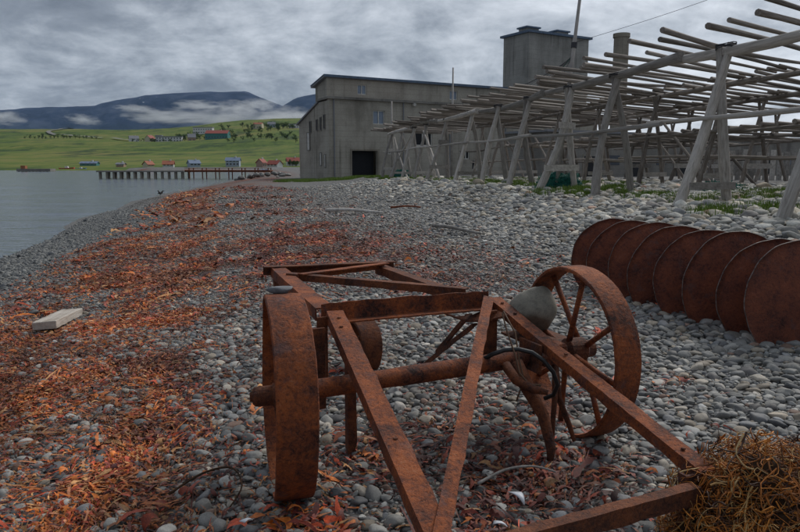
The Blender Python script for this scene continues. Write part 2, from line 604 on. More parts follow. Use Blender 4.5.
class MB:
    def __init__(s):
        s.v, s.f, s.c = [], [], []

    def add(s, verts, faces):
        o = len(s.v)
        s.v += [tuple(p) for p in verts]
        s.f += [tuple(i + o for i in f) for f in faces]
        return s

    def hexa(s, p):      # 8 corners: bottom ring 0-3, top ring 4-7
        return s.add(p, [(3, 2, 1, 0), (4, 5, 6, 7), (0, 1, 5, 4), (1, 2, 6, 5), (2, 3, 7, 6), (3, 0, 4, 7)])

    def box(s, c, size, M_=None):
        x, y, z = size[0] / 2, size[1] / 2, size[2] / 2
        p = [(-x, -y, -z), (x, -y, -z), (x, y, -z), (-x, y, -z), (-x, -y, z), (x, -y, z), (x, y, z), (-x, y, z)]
        if M_ is not None:
            p = [M_ @ Vector(q) for q in p]
        return s.hexa([(q[0] + c[0], q[1] + c[1], q[2] + c[2]) for q in p])

    def tube(s, pts, radii, n=8, cap=True):
        pts = [Vector(p) for p in pts]
        if isinstance(radii, (int, float)):
            radii = [radii] * len(pts)
        rings = []
        prev = None
        for i, p in enumerate(pts):
            d = (pts[min(i + 1, len(pts) - 1)] - pts[max(i - 1, 0)])
            d = d.normalized() if d.length > 1e-9 else Vector((0, 0, 1))
            if prev is None:
                a = d.orthogonal().normalized()
            else:
                a = (prev - d * prev.dot(d))
                a = a.normalized() if a.length > 1e-6 else d.orthogonal().normalized()
            prev = a
            b = d.cross(a)
            rings.append([p + (a * math.cos(2 * math.pi * k / n) + b * math.sin(2 * math.pi * k / n)) * radii[i] for k in range(n)])
        o = len(s.v)
        for r in rings:
            s.v += [tuple(q) for q in r]
        for i in range(len(rings) - 1):
            for k in range(n):
                a, b = o + i * n + k, o + i * n + (k + 1) % n
                s.f.append((a, b, b + n, a + n))
        if cap:
            s.f.append(tuple(o + k for k in range(n))[::-1])
            s.f.append(tuple(o + (len(rings) - 1) * n + k for k in range(n)))
        return s

    def mesh(s, name, off=(0, 0, 0), smooth=False):
        me = bpy.data.meshes.new(name)
        v = [(a - off[0], b - off[1], c - off[2]) for a, b, c in s.v]
        me.from_pydata(v, [], s.f)
        if smooth:
            me.shade_smooth()
        me.update()
        return me

    def build(s, name, mat, parent=None, smooth=False, bevel=0.0):
        off = root_loc(parent) if parent is not None else (0, 0, 0)
        me = s.mesh(name, off, smooth)
        me.materials.append(mat)
        o = bpy.data.objects.new(name, me)
        link(o, parent)
        if bevel:
            bm = bmesh.new()
            bm.from_mesh(me)
            bmesh.ops.bevel(bm, geom=bm.edges[:], offset=bevel, segments=1, affect='EDGES', clamp_overlap=True)
            bm.to_mesh(me)
            bm.free()
        return o


def mesh_obj(name, me, parent, p0, direction, scale, roll=0.0):
    """an object sharing mesh data whose local x axis points along direction"""
    o = bpy.data.objects.new(name, me)
    link(o, parent)
    off = Vector(root_loc(parent)) if parent is not None else Vector((0, 0, 0))
    q = Vector(direction).to_track_quat('X', 'Z')
    o.location = Vector(p0) - off
    o.rotation_euler = (q @ Euler((roll, 0, 0)).to_quaternion()).to_euler()
    o.scale = scale
    return o


def grid_mesh(name, xs, ys, zf, mat, kind='structure', smooth=True, label=None, cat=None):
    X, Y = np.meshgrid(xs, ys)
    Z = zf(X, Y)
    n, k = X.shape
    verts = np.stack([X, Y, Z], -1).reshape(-1, 3)
    idx = np.arange(n * k).reshape(n, k)
    faces = np.stack([idx[:-1, :-1], idx[:-1, 1:], idx[1:, 1:], idx[1:, :-1]], -1).reshape(-1, 4)
    me = bpy.data.meshes.new(name)
    me.vertices.add(len(verts))
    me.vertices.foreach_set('co', verts.ravel())
    me.loops.add(faces.size)
    me.loops.foreach_set('vertex_index', faces.ravel().astype(np.int32))
    me.polygons.add(len(faces))
    me.polygons.foreach_set('loop_start', np.arange(0, faces.size, 4, dtype=np.int32))
    me.update(calc_edges=True)
    me.validate()
    if smooth:
        me.shade_smooth()
    me.materials.append(mat)
    o = bpy.data.objects.new(name, me)
    link(o)
    return tag(o, label, cat, None, kind)


# ------------------------------------------------------------------ the setting: beach, sea, hillside, mountain
def prog(a, b, first, ratio):
    out, st = [a], first
    while out[-1] + st < b:
        out.append(out[-1] + st)
        st *= ratio
    return np.array(out + [b])


xs_ = np.concatenate([-prog(0.0, 110, 0.12, 1.03)[::-1][:-1], prog(0.0, 160, 0.12, 1.035)])
ys_ = np.concatenate([-prog(0.0, 25, 0.2, 1.15)[::-1][:-1], prog(0.0, 345, 0.12, 1.025)])
beach = grid_mesh('beach', xs_, ys_, ground_z, M['shingle'])


def sea_f(x, y):
    return np.full_like(x, SEA_Z) + (fbm(x * 0.25, y * 0.8, 3, 9) - 0.5) * 0.10


grid_mesh('sea', np.concatenate([-prog(4, 3500, 0.5, 1.045)[::-1]]), np.concatenate([-prog(0, 60, 1, 1.2)[::-1][:-1], prog(0, 420, 0.35, 1.018)]), sea_f, M['sea'])


def land_f(x, y):
    z = hill_z(x, y)
    z = np.where(y < 335, np.minimum(z, np.where(x < shore_x(y) + 6, -3.0, z)), z)
    return z


grid_mesh('hillside', np.concatenate([-prog(0, 4200, 12, 1.025)[::-1][:-1], prog(0, 4200, 20, 1.06)]), prog(170, 7200, 8, 1.022), land_f, M['pasture'])

RX = np.array([-2000, -300, -60, 0, 45, 105, 125, 150, 200, 250, 275, 287, 300, 320, 400, 600, 900, 2000], float)
RYp = np.array([140, 124, 117, 113, 110, 108, 102, 97.5, 95, 94, 104, 108, 101, 97, 105, 135, 145, 150], float)
RD = 9500.0


def mount_f(x, y):
    px = 400 + 693 * x / RD
    ridge = 1.5 + (165 - np.interp(px, RX, RYp)) / 693 * RD
    w = (fbm(x / 900, y / 900, 4, 31) - 0.5) * 900
    tt = np.clip((y + w * 0.5 - 6600) / 2900, 0, 1)
    prof = np.where(tt < 0.55, 0.42 * (tt / 0.55) ** 1.3, 0.42 + 0.58 * sstep(0.0, 1.0, (tt - 0.55) / 0.45))
    gul = np.abs(fbm(x / 420, y / 1600, 4, 41) - 0.5) * 2
    z = ridge * prof - gul * 330 * prof * (1 - prof) * 4 * 0.8
    z = z + (fbm(x / 260, y / 260, 3, 47) - 0.5) * (30 + 50 * sstep(0.1, 0.4, tt) * (1 - sstep(0.8, 1.0, tt)))
    return z


grid_mesh('mountain', np.linspace(-11000, 9000, 420), np.linspace(6500, 11000, 130), mount_f, M['mountain'])

# gravel road climbing the hill
rd_pts = [(-300, 925), (-345, 960), (-400, 1000), (-450, 1050), (-530, 1140), (-600, 1230), (-670, 1340), (-700, 1460), (-730, 1600)]
mb = MB()
pp = []
for i in range(len(rd_pts) - 1):
    for k in range(14):
        a = k / 14
        pp.append((rd_pts[i][0] * (1 - a) + rd_pts[i + 1][0] * a, rd_pts[i][1] * (1 - a) + rd_pts[i + 1][1] * a))
for i in range(2, len(pp) - 3):
    a = np.mean(np.array(pp[i - 2:i + 3]), 0)
    b = np.mean(np.array(pp[i - 1:i + 4]), 0)
    d = (b - a) / np.linalg.norm(b - a)
    nrm = np.array([-d[1], d[0]]) * 4.0
    q = []
    for c_ in (a - nrm, a + nrm, b + nrm, b - nrm):
        q.append((c_[0], c_[1], float(hill_z(c_[0], c_[1])) + 2.2))
    mb.add(q, [(0, 1, 2, 3)])
mb.build('road', M['road'], smooth=True)['kind'] = 'structure'

# ------------------------------------------------------------------ shared stone meshes
tmp_col = {}


def make_stone_mesh(name, seed, sub=3, lump=0.16, flat=(1, 1, 1), facets=9):
    bm = bmesh.new()
    bmesh.ops.create_icosphere(bm, subdivisions=sub, radius=1.0)
    r_ = random.Random(seed)
    dirs = [(Vector((r_.gauss(0, 1), r_.gauss(0, 1), r_.gauss(0, 1))).normalized(), r_.uniform(0.60, 0.95)) for _ in range(facets)]
    o = Vector((r_.uniform(0, 50), r_.uniform(0, 50), r_.uniform(0, 50)))
    from mathutils import noise as mn
    for v in bm.verts:
        p = v.co.copy()
        # soft facets make river-worn but not spherical pebbles
        for d, h in dirs:
            k = p.dot(d)
            if k > h:
                p -= d * (k - h) * 0.88
        p *= 1 + lump * mn.noise(p * 1.1 + o) + lump * 0.35 * mn.noise(p * 2.6 + o)
        v.co = Vector((p.x * flat[0], p.y * flat[1], p.z * flat[2]))
    me = bpy.data.meshes.new(name)
    bm.to_mesh(me)
    bm.free()
    me.shade_smooth()
    return me


def scatter(name, pts, rot, scl, idx, tint, meshes, mat, label, cat):
    """one 'stuff' object: geometry-node instances of small meshes on points"""
    n = len(pts)
    c = bpy.data.collections.new(name + '_sources')
    for i, me in enumerate(meshes):
        if not me.materials:
            me.materials.append(mat)
        o = bpy.data.objects.new('%s_source_%02d' % (name, i), me)
        c.objects.link(o)
    me = bpy.data.meshes.new(name)
    me.vertices.add(n)
    me.vertices.foreach_set('co', np.asarray(pts, np.float32).ravel())
    a = me.attributes.new('rot', 'FLOAT_VECTOR', 'POINT'); a.data.foreach_set('vector', np.asarray(rot, np.float32).ravel())
    a = me.attributes.new('scl', 'FLOAT_VECTOR', 'POINT'); a.data.foreach_set('vector', np.asarray(scl, np.float32).ravel())
    a = me.attributes.new('idx', 'INT', 'POINT'); a.data.foreach_set('value', np.asarray(idx, np.int32))
    t4 = np.ones((n, 4), np.float32); t4[:, :3] = tint
    a = me.attributes.new('tint', 'FLOAT_COLOR', 'POINT'); a.data.foreach_set('color', t4.ravel())
    ng = bpy.data.node_groups.new(name, 'GeometryNodeTree')
    ng.interface.new_socket('Geometry', in_out='INPUT', socket_type='NodeSocketGeometry')
    ng.interface.new_socket('Geometry', in_out='OUTPUT', socket_type='NodeSocketGeometry')
    N = ng.nodes
    gi = N.new('NodeGroupInput'); go = N.new('NodeGroupOutput')
    iop = N.new('GeometryNodeInstanceOnPoints')
    ci = N.new('GeometryNodeCollectionInfo')
    ci.inputs['Collection'].default_value = c
    ci.inputs['Separate Children'].default_value = True
    ci.inputs['Reset Children'].default_value = True

    def na(nm, ty):
        q = N.new('GeometryNodeInputNamedAttribute'); q.data_type = ty
        q.inputs['Name'].default_value = nm
        return q.outputs['Attribute']
    e2r = N.new('FunctionNodeEulerToRotation')
    L = ng.links
    L.new(na('rot', 'FLOAT_VECTOR'), e2r.inputs[0])
    L.new(gi.outputs[0], iop.inputs['Points'])
    L.new(ci.outputs[0], iop.inputs['Instance'])
    iop.inputs['Pick Instance'].default_value = True
    L.new(na('idx', 'INT'), iop.inputs['Instance Index'])
    L.new(e2r.outputs[0], iop.inputs['Rotation'])
    L.new(na('scl', 'FLOAT_VECTOR'), iop.inputs['Scale'])
    L.new(iop.outputs[0], go.inputs[0])
    o = bpy.data.objects.new(name, me)
    link(o)
    md = o.modifiers.new('scatter', 'NODES')
    md.node_group = ng
    return tag(o, label, cat, None, 'stuff')


stone_meshes = [make_stone_mesh('pebble_shape_%02d' % i, 100 + i, 3, 0.17) for i in range(14)]

# ---- sample stone positions by dart throwing with size-dependent radius
U = np.array([0.917, 0.4]); V = np.array([-0.4, 0.917]); P0 = np.array([-0.17, 3.22])


def in_view(x, y, m=1.1):
    return (y > 1.3) & (np.abs(x) < 0.60 * y + m)


def weed_cover(x, y):
    s = x - shore_x(y)
    n = fbm(x * 0.55 + 3, y * 0.30 + 8, 3, 61)
    base = sstep(1.9, 3.2, s) * (1 - 0.9 * sstep(4.7, 6.0, s)) * 0.95 * (1 - sstep(6.5, 9.0, s))
    base = base + 0.42 * sstep(5.4, 6.6, s) * (1 - sstep(7.0, 11.0, s)) * sstep(6, 10, y)
    n2 = fbm(x * 2.1 + 1, y * 1.1 + 5, 2, 67)
    d = base * (0.42 + 0.85 * sstep(0.38, 0.56, n)) * (0.36 + 1.10 * sstep(0.38, 0.6, n2))
    return np.clip(d, 0, 1)


_co = np.zeros(len(beach.data.vertices) * 3)
beach.data.vertices.foreach_get('co', _co)
_co = _co.reshape(-1, 3)
_wa = beach.data.attributes.new('wrack', 'FLOAT', 'POINT')
_wa.data.foreach_set('value', weed_cover(_co[:, 0], _co[:, 1]).astype(np.float32))


def size_at(x, y):
    s = x - shore_x(y)
    g = np.interp(s, [0, 2.2, 4, 6.5, 9, 12, 15, 20], [0.012, 0.012, 0.0140, 0.0150, 0.0160, 0.025, 0.049, 0.066])
    return g


def throw(n_try, ysel, seed, fill, cell):
    r = np.random.default_rng(seed)
    y = ysel(r, n_try)
    x = (r.random(n_try) * 2 - 1) * (0.60 * y + 1.1)
    s = x - shore_x(y)
    ok = (s > 0.3)
    x, y = x[ok], y[ok]
    size = size_at(x, y) * np.exp(r.normal(0, 0.47, len(x)))
    size = np.clip(size, 0.009, size_at(x, y) * 3.2)
    order = np.argsort(-size)
    x, y, size = x[order], y[order], size[order]
    gridd = {}
    keep = []
    mx = 1.6 * float(np.median(size))
    X, Y, S = x.tolist(), y.tolist(), size.tolist()
    for i in range(len(X)):
        ci, cj = int(X[i] // cell), int(Y[i] // cell)
        rr = S[i]
        reach = 1 + int((rr + mx) * fill // cell)
        good = True
        for a in range(ci - reach, ci + reach + 1):
            for b in range(cj - reach, cj + reach + 1):
                for j in gridd.get((a, b), ()):
                    dd = (X[i] - X[j]) ** 2 + (Y[i] - Y[j]) ** 2
                    q = (rr + S[j]) * fill
                    if dd < q * q:
                        good = False
                        break
                if not good:
                    break
            if not good:
                break
        if good:
            gridd.setdefault((ci, cj), []).append(i)
            keep.append(i)
    keep = np.array(keep)
    return x[keep], y[keep], size[keep]


def uni(a, b):
    return lambda r, n: np.sqrt(r.random(n) * (b * b - a * a) + a * a)


parts = [throw(180000, uni(1.3, 8.0), 1, 0.76, 0.05), throw(110000, uni(8.0, 20.0), 2, 0.80, 0.09)]
# far stones: no packing needed, they overlap in the view
r2 = np.random.default_rng(3)
yy = np.sqrt(r2.random(42000) * (48 ** 2 - 20 ** 2) + 400)
xx = (r2.random(42000) * 2 - 1) * (0.60 * yy + 1.1)
ss = xx - shore_x(yy)
okk = (ss > 0.5) & (xx < 10.7 - 0.185 * yy + 9)
xx, yy = xx[okk], yy[okk]
sz = np.clip(size_at(xx, yy) * np.exp(r2.normal(0, 0.4, len(xx))) * 1.35, np.where(xx - shore_x(yy) < 5, 0.022, 0.04), 0.3)
parts.append((xx, yy, sz))
px_ = np.concatenate([p[0] for p in parts])
py_ = np.concatenate([p[1] for p in parts])
ps_ = np.concatenate([p[2] for p in parts])
wc = weed_cover(px_, py_)
nn = len(px_)
r3 = np.random.default_rng(5)
el = np.stack([ps_ * (1.0 + 0.30 * r3.random(nn)), ps_ * (0.70 + 0.30 * r3.random(nn)), ps_ * (0.40 + 0.28 * r3.random(nn))], -1)
rot = np.stack([r3.normal(0, 0.22, nn), r3.normal(0, 0.22, nn), r3.random(nn) * 6.283], -1)
pz_ = ground_z(px_, py_) + el[:, 2] * 0.45
pts = np.stack([px_, py_, pz_], -1)
pal = np.array([(0.155, 0.160, 0.157), (0.190, 0.194, 0.186), (0.235, 0.236, 0.222), (0.118, 0.124, 0.130), (0.270, 0.250, 0.212), (0.215, 0.190, 0.152), (0.320, 0.305, 0.275), (0.085, 0.084, 0.084), (0.20, 0.135, 0.105)])
pw = np.array([0.22, 0.21, 0.15, 0.14, 0.09, 0.07, 0.04, 0.06, 0.02])
tint = pal[r3.choice(len(pal), nn, p=pw)] * np.exp(r3.normal(0, 0.27, (nn, 1)))
upper = sstep(10, 15, px_ - shore_x(py_))[:, None]
sdist = (px_ - shore_x(py_))[:, None]
bank = sstep(9.5, 14, sdist)
tint = tint * (1.10 + 0.30 * bank) * (1 + 0.28 * upper) * (0.62 + 0.38 * sstep(0.8, 3.0, sdist)) * (1 + (1 - bank) * np.array([[0.03, 0.0, -0.02]])) * (1 + upper * np.array([[0.04, 0.0, -0.06]]))
idx = r3.integers(0, len(stone_meshes), nn)

# the ~300 stones that show largest in view become objects of their own
dist = np.hypot(px_, py_)
app = el[:, 0] * el[:, 1] / (dist ** 2)
inside = (np.abs(px_) < 0.575 * py_) & (py_ > 2.35)
app = np.where(inside, app * (1 - 0.8 * wc), 0)
big = np.argsort(-app)[:290]
rest = r3.random(nn) > wc * 0.72
rest[big] = False
scatter('shingle_pebbles', pts[rest], rot[rest], el[rest], idx[rest], tint[rest], stone_meshes, M['pebble'],
        'grey sea-worn pebbles and cobbles covering the beach', 'pebbles')
stone_obj_meshes = []
for me in stone_meshes:
    c2 = me.copy()
    c2.materials.clear()
    c2.materials.append(M['stone'])
    stone_obj_meshes.append(c2)


def stone_label(x, y, b, e):
    hue = 'pale' if b > 0.26 else ('dark' if b < 0.16 else ('light' if b > 0.21 else 'mid'))
    shape = 'long' if e[1] / e[0] < 0.66 else ('flat' if e[2] / e[0] < 0.46 else 'rounded')
    size = 'large' if e[0] > 0.046 else 'small'
    if y < 3.1 and -0.4 < x < 1.45:
        where = 'inside the front bay of the rusty chassis'
    elif y < 4.6 and -0.4 < x < 1.2:
        where = 'under the axle and rear frame of the chassis'
    elif x <= -0.4 and y < 4.2:
        where = 'on the seaweed left of the wide wheel'
    elif x <= -0.4:
        where = 'on the seaweed between plank and chassis'
    elif y < 3.6:
        where = 'beside the stringy seaweed heap'
    elif y < 6.2:
        where = 'between the spoked wheel and the disc row'
    else:
        where = 'on the shingle bank behind the discs'
    return '%s %s %s grey stone %s' % (size, shape, hue, where)


for i in big:
    o = bpy.data.objects.new('beach_stone', stone_obj_meshes[idx[i]])
    link(o)
    o.location = pts[i]
    o.rotation_euler = rot[i]
    o.scale = el[i]
    o.color = (*tint[i], 1)
    lab = stone_label(px_[i], py_[i], tint[i].mean(), el[i])
    tag(o, lab, 'stone', lab.replace(' stone ', ' stones '))

# fine gravel filling the gaps close by
ng_ = 40000
yy = np.sqrt(r3.random(ng_) * (9.5 ** 2 - 1.3 ** 2) + 1.69)
xx = (r3.random(ng_) * 2 - 1) * (0.60 * yy + 1.0)
gs = np.exp(r3.normal(0, 0.35, ng_)) * 0.010
gz = ground_z(xx, yy) + gs * 0.3
scatter('fine_gravel', np.stack([xx, yy, gz], -1), r3.random((ng_, 3)) * 6.28, np.stack([gs * 1.25, gs, gs * 0.7], -1),
        r3.integers(0, 4, ng_), pal[r3.choice(len(pal), ng_, p=pw)] * 1.15, stone_meshes[:4], M['pebble'], 'fine grey gravel between the larger beach stones', 'gravel')
# wet gravel strip by the water
ng_ = 42000
yy = np.sqrt(r3.random(ng_) * (34 ** 2 - 8 ** 2) + 64)
ss = r3.random(ng_) * 3.4 + 0.05
xx = shore_x(yy) + ss
ok = np.abs(xx) < 0.62 * yy + 1
xx, yy = xx[ok], yy[ok]
ng_ = len(xx)
gs = np.exp(r3.normal(0, 0.35, ng_)) * 0.022
scatter('wet_gravel', np.stack([xx, yy, ground_z(xx, yy) + gs * 0.3], -1), np.stack([r3.normal(0, .3, ng_), r3.normal(0, .3, ng_), r3.random(ng_) * 6.28], -1),
        np.stack([gs * 1.3, gs, gs * 0.6], -1), r3.integers(4, 8, ng_) - 4, pal[r3.choice(4, ng_)] * 0.80, [m_.copy() for m_ in stone_meshes[4:8]], M['pebble'], 'small grey gravel along the edge of the water', 'gravel')


# ------------------------------------------------------------------ seaweed litter
def ribbon_mesh(name, seed):
    r_ = random.Random(seed)
    n = 7
    vs, fs = [], []
    curl = r_.uniform(-4.2, 4.2)
    twist = r_.uniform(-1.6, 1.6)
    bend = r_.uniform(-2.6, 2.6)
    p = Vector((-0.5, 0, 0))
    wmax = r_.choice([0.03, 0.045, 0.06, 0.09, 0.13])
    for i in range(n):
        a = i / (n - 1)
        d = Vector((math.cos(bend * (a - .5)) * math.cos(curl * (a - .5) * .7), math.sin(bend * (a - .5)), math.sin(curl * (a - .5) * .7)))
        w = wmax * (0.35 + 0.65 * math.sin(math.pi * min(1, a * 0.9 + 0.12))) * r_.uniform(0.45, 1.35)
        tw = twist * (a - .5) + r_.uniform(-.25, .25)
        side = Vector((0, math.cos(tw), math.sin(tw)))
        vs += [p - side * w, p + Vector((0, 0, wmax * 0.3 * r_.uniform(-1, 1))), p + side * w]
        p = p + d / (n - 1)
    for i in range(n - 1):
        for k in range(2):
            a = i * 3 + k
            fs.append((a, a + 1, a + 4, a + 3))
    me = bpy.data.meshes.new(name)
    me.from_pydata([tuple(q) for q in vs], [], fs)
    me.shade_smooth()
    return me


weed_meshes = [ribbon_mesh('weed_shape_%02d' % i, 300 + i) for i in range(12)]


def weed_pts(n, a, b, seed):
    r = np.random.default_rng(seed)
    y = np.sqrt(r.random(n) * (b * b - a * a) + a * a)
    x = (r.random(n) * 2 - 1) * (0.60 * y + 1.0)
    k = r.random(n) < weed_cover(x, y)
    return x[k], y[k]


wx, wy, ws = [], [], []
for (n, a, b, sd_, sc) in ((330000, 1.3, 7.5, 71, 0.043), (220000, 7.5, 18, 72, 0.068), (60000, 18, 48, 73, 0.20)):
    x, y = weed_pts(n, a, b, sd_)
    wx.append(x); wy.append(y); ws.append(np.full(len(x), sc))
wx, wy, ws = np.concatenate(wx), np.concatenate(wy), np.concatenate(ws)
# a few loose tufts further up between the stones and under the chassis
for (cx_, cy_2, sp_, n_, s_) in ((0.10, 3.55, 0.26, 380, 0.062), (0.34, 2.55, 0.13, 420, 0.065), (0.72, 3.20, 0.22, 900, 0.055), (0.55, 3.1, 0.25, 500, 0.055), (-0.55, 4.7, 0.22, 220, 0.065), (1.9, 4.6, 0.10, 50, 0.055), (-0.15, 3.3, 0.16, 260, 0.06),
                                  (0.3, 10.5, 1.6, 900, 0.085), (1.8, 6.0, 0.1, 60, 0.06), (2.3, 6.7, 0.1, 40, 0.06), (-1.15, 3.0, 0.10, 90, 0.07), (-0.4, 2.75, 0.12, 200, 0.06), (0.9, 5.0, 0.35, 180, 0.06)):
    wx = np.concatenate([wx, cx_ + r3.normal(0, sp_, n_)])
    wy = np.concatenate([wy, cy_2 + r3.normal(0, sp_, n_)])
    ws = np.concatenate([ws, np.full(n_, s_)])
nw = len(wx)
wscale = ws * np.exp(r3.normal(0, 0.38, nw))
wz = ground_z(wx, wy) + 0.014 + 0.040 * r3.random(nw) * np.minimum(1, ws / 0.1)
longp = np.where(r3.random(nw) < 0.14, 2.4, 1.0)
wrot = np.stack([r3.normal(0, 0.30, nw), r3.normal(0, 0.20, nw), r3.random(nw) * 6.283], -1)
wpal = np.array([(0.55, 0.150, 0.022), (0.44, 0.066, 0.022), (0.19, 0.034, 0.020), (0.50, 0.25, 0.095), (0.085, 0.022, 0.019), (0.44, 0.17, 0.075), (0.26, 0.070, 0.026)])
s_w = wx - shore_x(wy)
patch = fbm(wx * 0.9, wy * 0.7, 3, 91)
darkp = np.clip(sstep(5.2, 7.0, s_w) * 0.85 + (patch < 0.42) * 0.30, 0, 0.9)
ch_l = r3.choice(7, nw, p=[0.30, 0.18, 0.10, 0.17, 0.05, 0.12, 0.08])
ch_d = r3.choice(7, nw, p=[0.05, 0.16, 0.36, 0.03, 0.28, 0.03, 0.09])
wt = wpal[np.where(r3.random(nw) < darkp, ch_d, ch_l)] * np.exp(r3.normal(0, 0.18, (nw, 1)))
clump = fbm(wx * 2.6 + 4, wy * 2.0 + 9, 3, 123)
wt = wt * (0.42 + 0.72 * sstep(0.30, 0.68, clump))[:, None]
wt = wt * (1 + 0.15 * (1 - sstep(3.0, 4.6, s_w)))[:, None]
wrot[:, 2] = 6.283 * 2 * fbm(wx * 1.3, wy * 1.3, 2, 131) + r3.normal(0, 0.55, nw)
scatter('seaweed_litter', np.stack([wx, wy, wz], -1), wrot, np.stack([wscale * longp, wscale * (0.7 + 0.9 * r3.random(nw)) / np.sqrt(longp), wscale * 0.55], -1), r3.integers(0, 12, nw), wt, weed_meshes, M['weed'],
        'orange and dark red scraps of dried seaweed strewn along the beach', 'seaweed')
# ------------------------------------------------------------------ rusty chassis
def jit(p, a, r_):
    return Vector((p[0] + r_.uniform(-a, a), p[1] + r_.uniform(-a, a), p[2] + r_.uniform(-a, a)))


def angle_iron(p0, p1, wdir, W, hdir, H, th=0.009, segs=18, bow=0.0, seed=0):
    """L-section bar; the outer corner runs p0 -> p1"""
    r_ = random.Random(seed)
    p0, p1 = Vector(p0), Vector(p1)
    d = (p1 - p0).normalized()
    w = Vector(wdir); w = (w - d * w.dot(d)).normalized()
    h = Vector(hdir); h = (h - d * h.dot(d) - w * h.dot(w)).normalized()
    prof = [(0, 0), (W, 0), (W, th), (th, th), (th, H), (0, H)]
    mb = MB()
    n = len(prof)
    vs = []
    for i in range(segs + 1):
        a = i / segs
        c = p0.lerp(p1, a) + Vector((0, 0, bow * math.sin(math.pi * a)))
        ew = r_.uniform(-0.006, 0.002)
        for (pw_, ph) in prof:
            q = c + w * (pw_ + (ew if pw_ == W else 0)) + h * (ph + (ew if ph == H else 0))
            vs.append(jit(q, 0.0011, r_))
    fs = []
    for i in range(segs):
        for k in range(n):
            a, b = i * n + k, i * n + (k + 1) % n
            fs.append((a, b, b + n, a + n))
    fs.append((0, 1, 2, 3)); fs.append((0, 3, 4, 5))
    e = segs * n
    fs.append((e + 3, e + 2, e + 1, e)); fs.append((e + 5, e + 4, e + 3, e))
    mb.add(vs, fs)
    return mb


def fp(u, v, dz=0.0):
    z = 0.57 + 0.25 * v if v < 0.55 else 0.7075
    q = P0 + U * u + V * v
    return Vector((q[0], q[1], z + dz))


U3 = Vector((U[0], U[1], 0)); V3 = Vector((V[0], V[1], 0)); UP = Vector((0, 0, 1)); DN = -UP
cart = empty('implement_chassis', (P0[0], P0[1], 0.0), 'rusty two-wheeled farm implement chassis of angle iron sinking into the shingle', 'chassis')


def bolt(mb, p, r=0.011, h=0.008, n=6, nrm=UP):
    nrm = Vector(nrm).normalized()
    mb.tube([Vector(p), Vector(p) + nrm * h], [r, r * 0.9], n)


ra = angle_iron(fp(-0.02, 0.53, 0.012), fp(-0.235, -1.30, 0.012), U3, 0.098, DN, 0.062, 0.010, 24, 0.004, 1).build('side_rail', M['rust'], cart)
mb = MB()
for v_, du in ((0.43, .05), (0.33, .04), (-0.62, .05), (-1.12, .05)):
    bolt(mb, fp(-0.02 - (0.53 - v_) * 0.117 + du, v_, 0.012))
mb.build('bolt_heads', M['rust_dark'], ra)['kind'] = 'stuff'
rc = angle_iron(fp(1.0, 0.53, 0.006), fp(1.0, -1.12, 0.006), U3, 0.082, DN, 0.055, 0.009, 24, -0.006, 2).build('side_rail', M['rust'], cart)
angle_iron(fp(-0.03, 0.60, -0.072), fp(1.035, 0.60, -0.077), -V3, 0.08, UP, 0.108, 0.009, 20, 0.004, 3).build('cross_beam', M['rust'], cart)
angle_iron(fp(-0.21, -1.19, -0.012), fp(0.95, -1.165, -0.014), V3, 0.055, DN, 0.072, 0.009, 20, 0.0, 4).build('cross_beam', M['rust_dark'], cart)
angle_iron(fp(0.965, 0.53, 0.022), fp(-0.215, -1.16, 0.022), U3, 0.062, DN, 0.045, 0.008, 22, 0.004, 5).build('diagonal_brace', M['rust'], cart)
mb = MB()
for v_ in (0.44, 0.30, -0.18, -0.98):
    bolt(mb, fp(1.04, v_, 0.006), 0.010, 0.008)
mb.build('rivets', M['rust_dark'], rc)['kind'] = 'stuff'
mb = MB()
for u_ in (0.03, 0.10, 0.52, 0.90, 0.97):
    p_ = fp(u_, 0.60, -0.02)
    bolt(mb, p_ - V3 * 0.001, 0.011, 0.009, 8, -V3)
mb.build('rivets', M['rust_dark'], ra)['kind'] = 'stuff'
# rear half of the frame
angle_iron(fp(-0.045, 0.66, 0.0), fp(0.085, 2.30, 0.0), U3, 0.11, DN, 0.075, 0.009, 18, 0, 6).build('side_rail', M['rust'], cart)
angle_iron(fp(0.93, 0.66, -0.02), fp(0.93, 2.22, -0.02), U3, 0.085, DN, 0.07, 0.009, 16, 0, 7).build('side_rail', M['rust_dark'], cart)
angle_iron(fp(0.03, 2.32, 0.012), fp(1.12, 2.28, 0.0), -V3, 0.075, DN, 0.075, 0.009, 16, 0, 8).build('cross_beam', M['rust_dark'], cart)
angle_iron(fp(0.10, 1.88, 0.012), fp(0.99, 0.80, 0.012), U3, 0.065, DN, 0.05, 0.008, 16, 0, 9).build('diagonal_brace', M['rust_dark'], cart)
angle_iron(fp(0.16, 1.78, 0.024), fp(0.98, 2.15, 0.010), -V3, 0.065, DN, 0.05, 0.008, 16, 0, 10).build('diagonal_brace', M['rust'], cart)
# legs that carry the corners
for (u_, v_, w_) in ((0.0, 0.25, 0.05), (0.10, 2.24, 0.06), (-0.11, -1.22, 0.05), (0.94, -1.10, 0.045)):
    p = fp(u_, v_)
    gz = float(ground_z(p.x, p.y))
    angle_iron((p.x, p.y, gz - 0.06), (p.x, p.y, p.z - 0.012), U3, w_, V3, w_, 0.009, 8, 0, int(u_ * 100 + v_ * 10)).build('leg', M['rust_dark'], cart)
for (u_, v_, z0_, z1_, w_) in ((-0.12, 0.38, 0.22, 0.66, 0.085), (-0.055, 0.50, 0.30, 0.69, 0.06)):
    p = P0 + U * u_ + V * v_
    mb = MB()
    mb.box((p[0], p[1], (z0_ + z1_) / 2), (w_, 0.012, z1_ - z0_), Matrix.Rotation(R(23), 3, 'Z'))
    mb.build('hanger_plate', M['rust_dark'], cart, bevel=0.002)


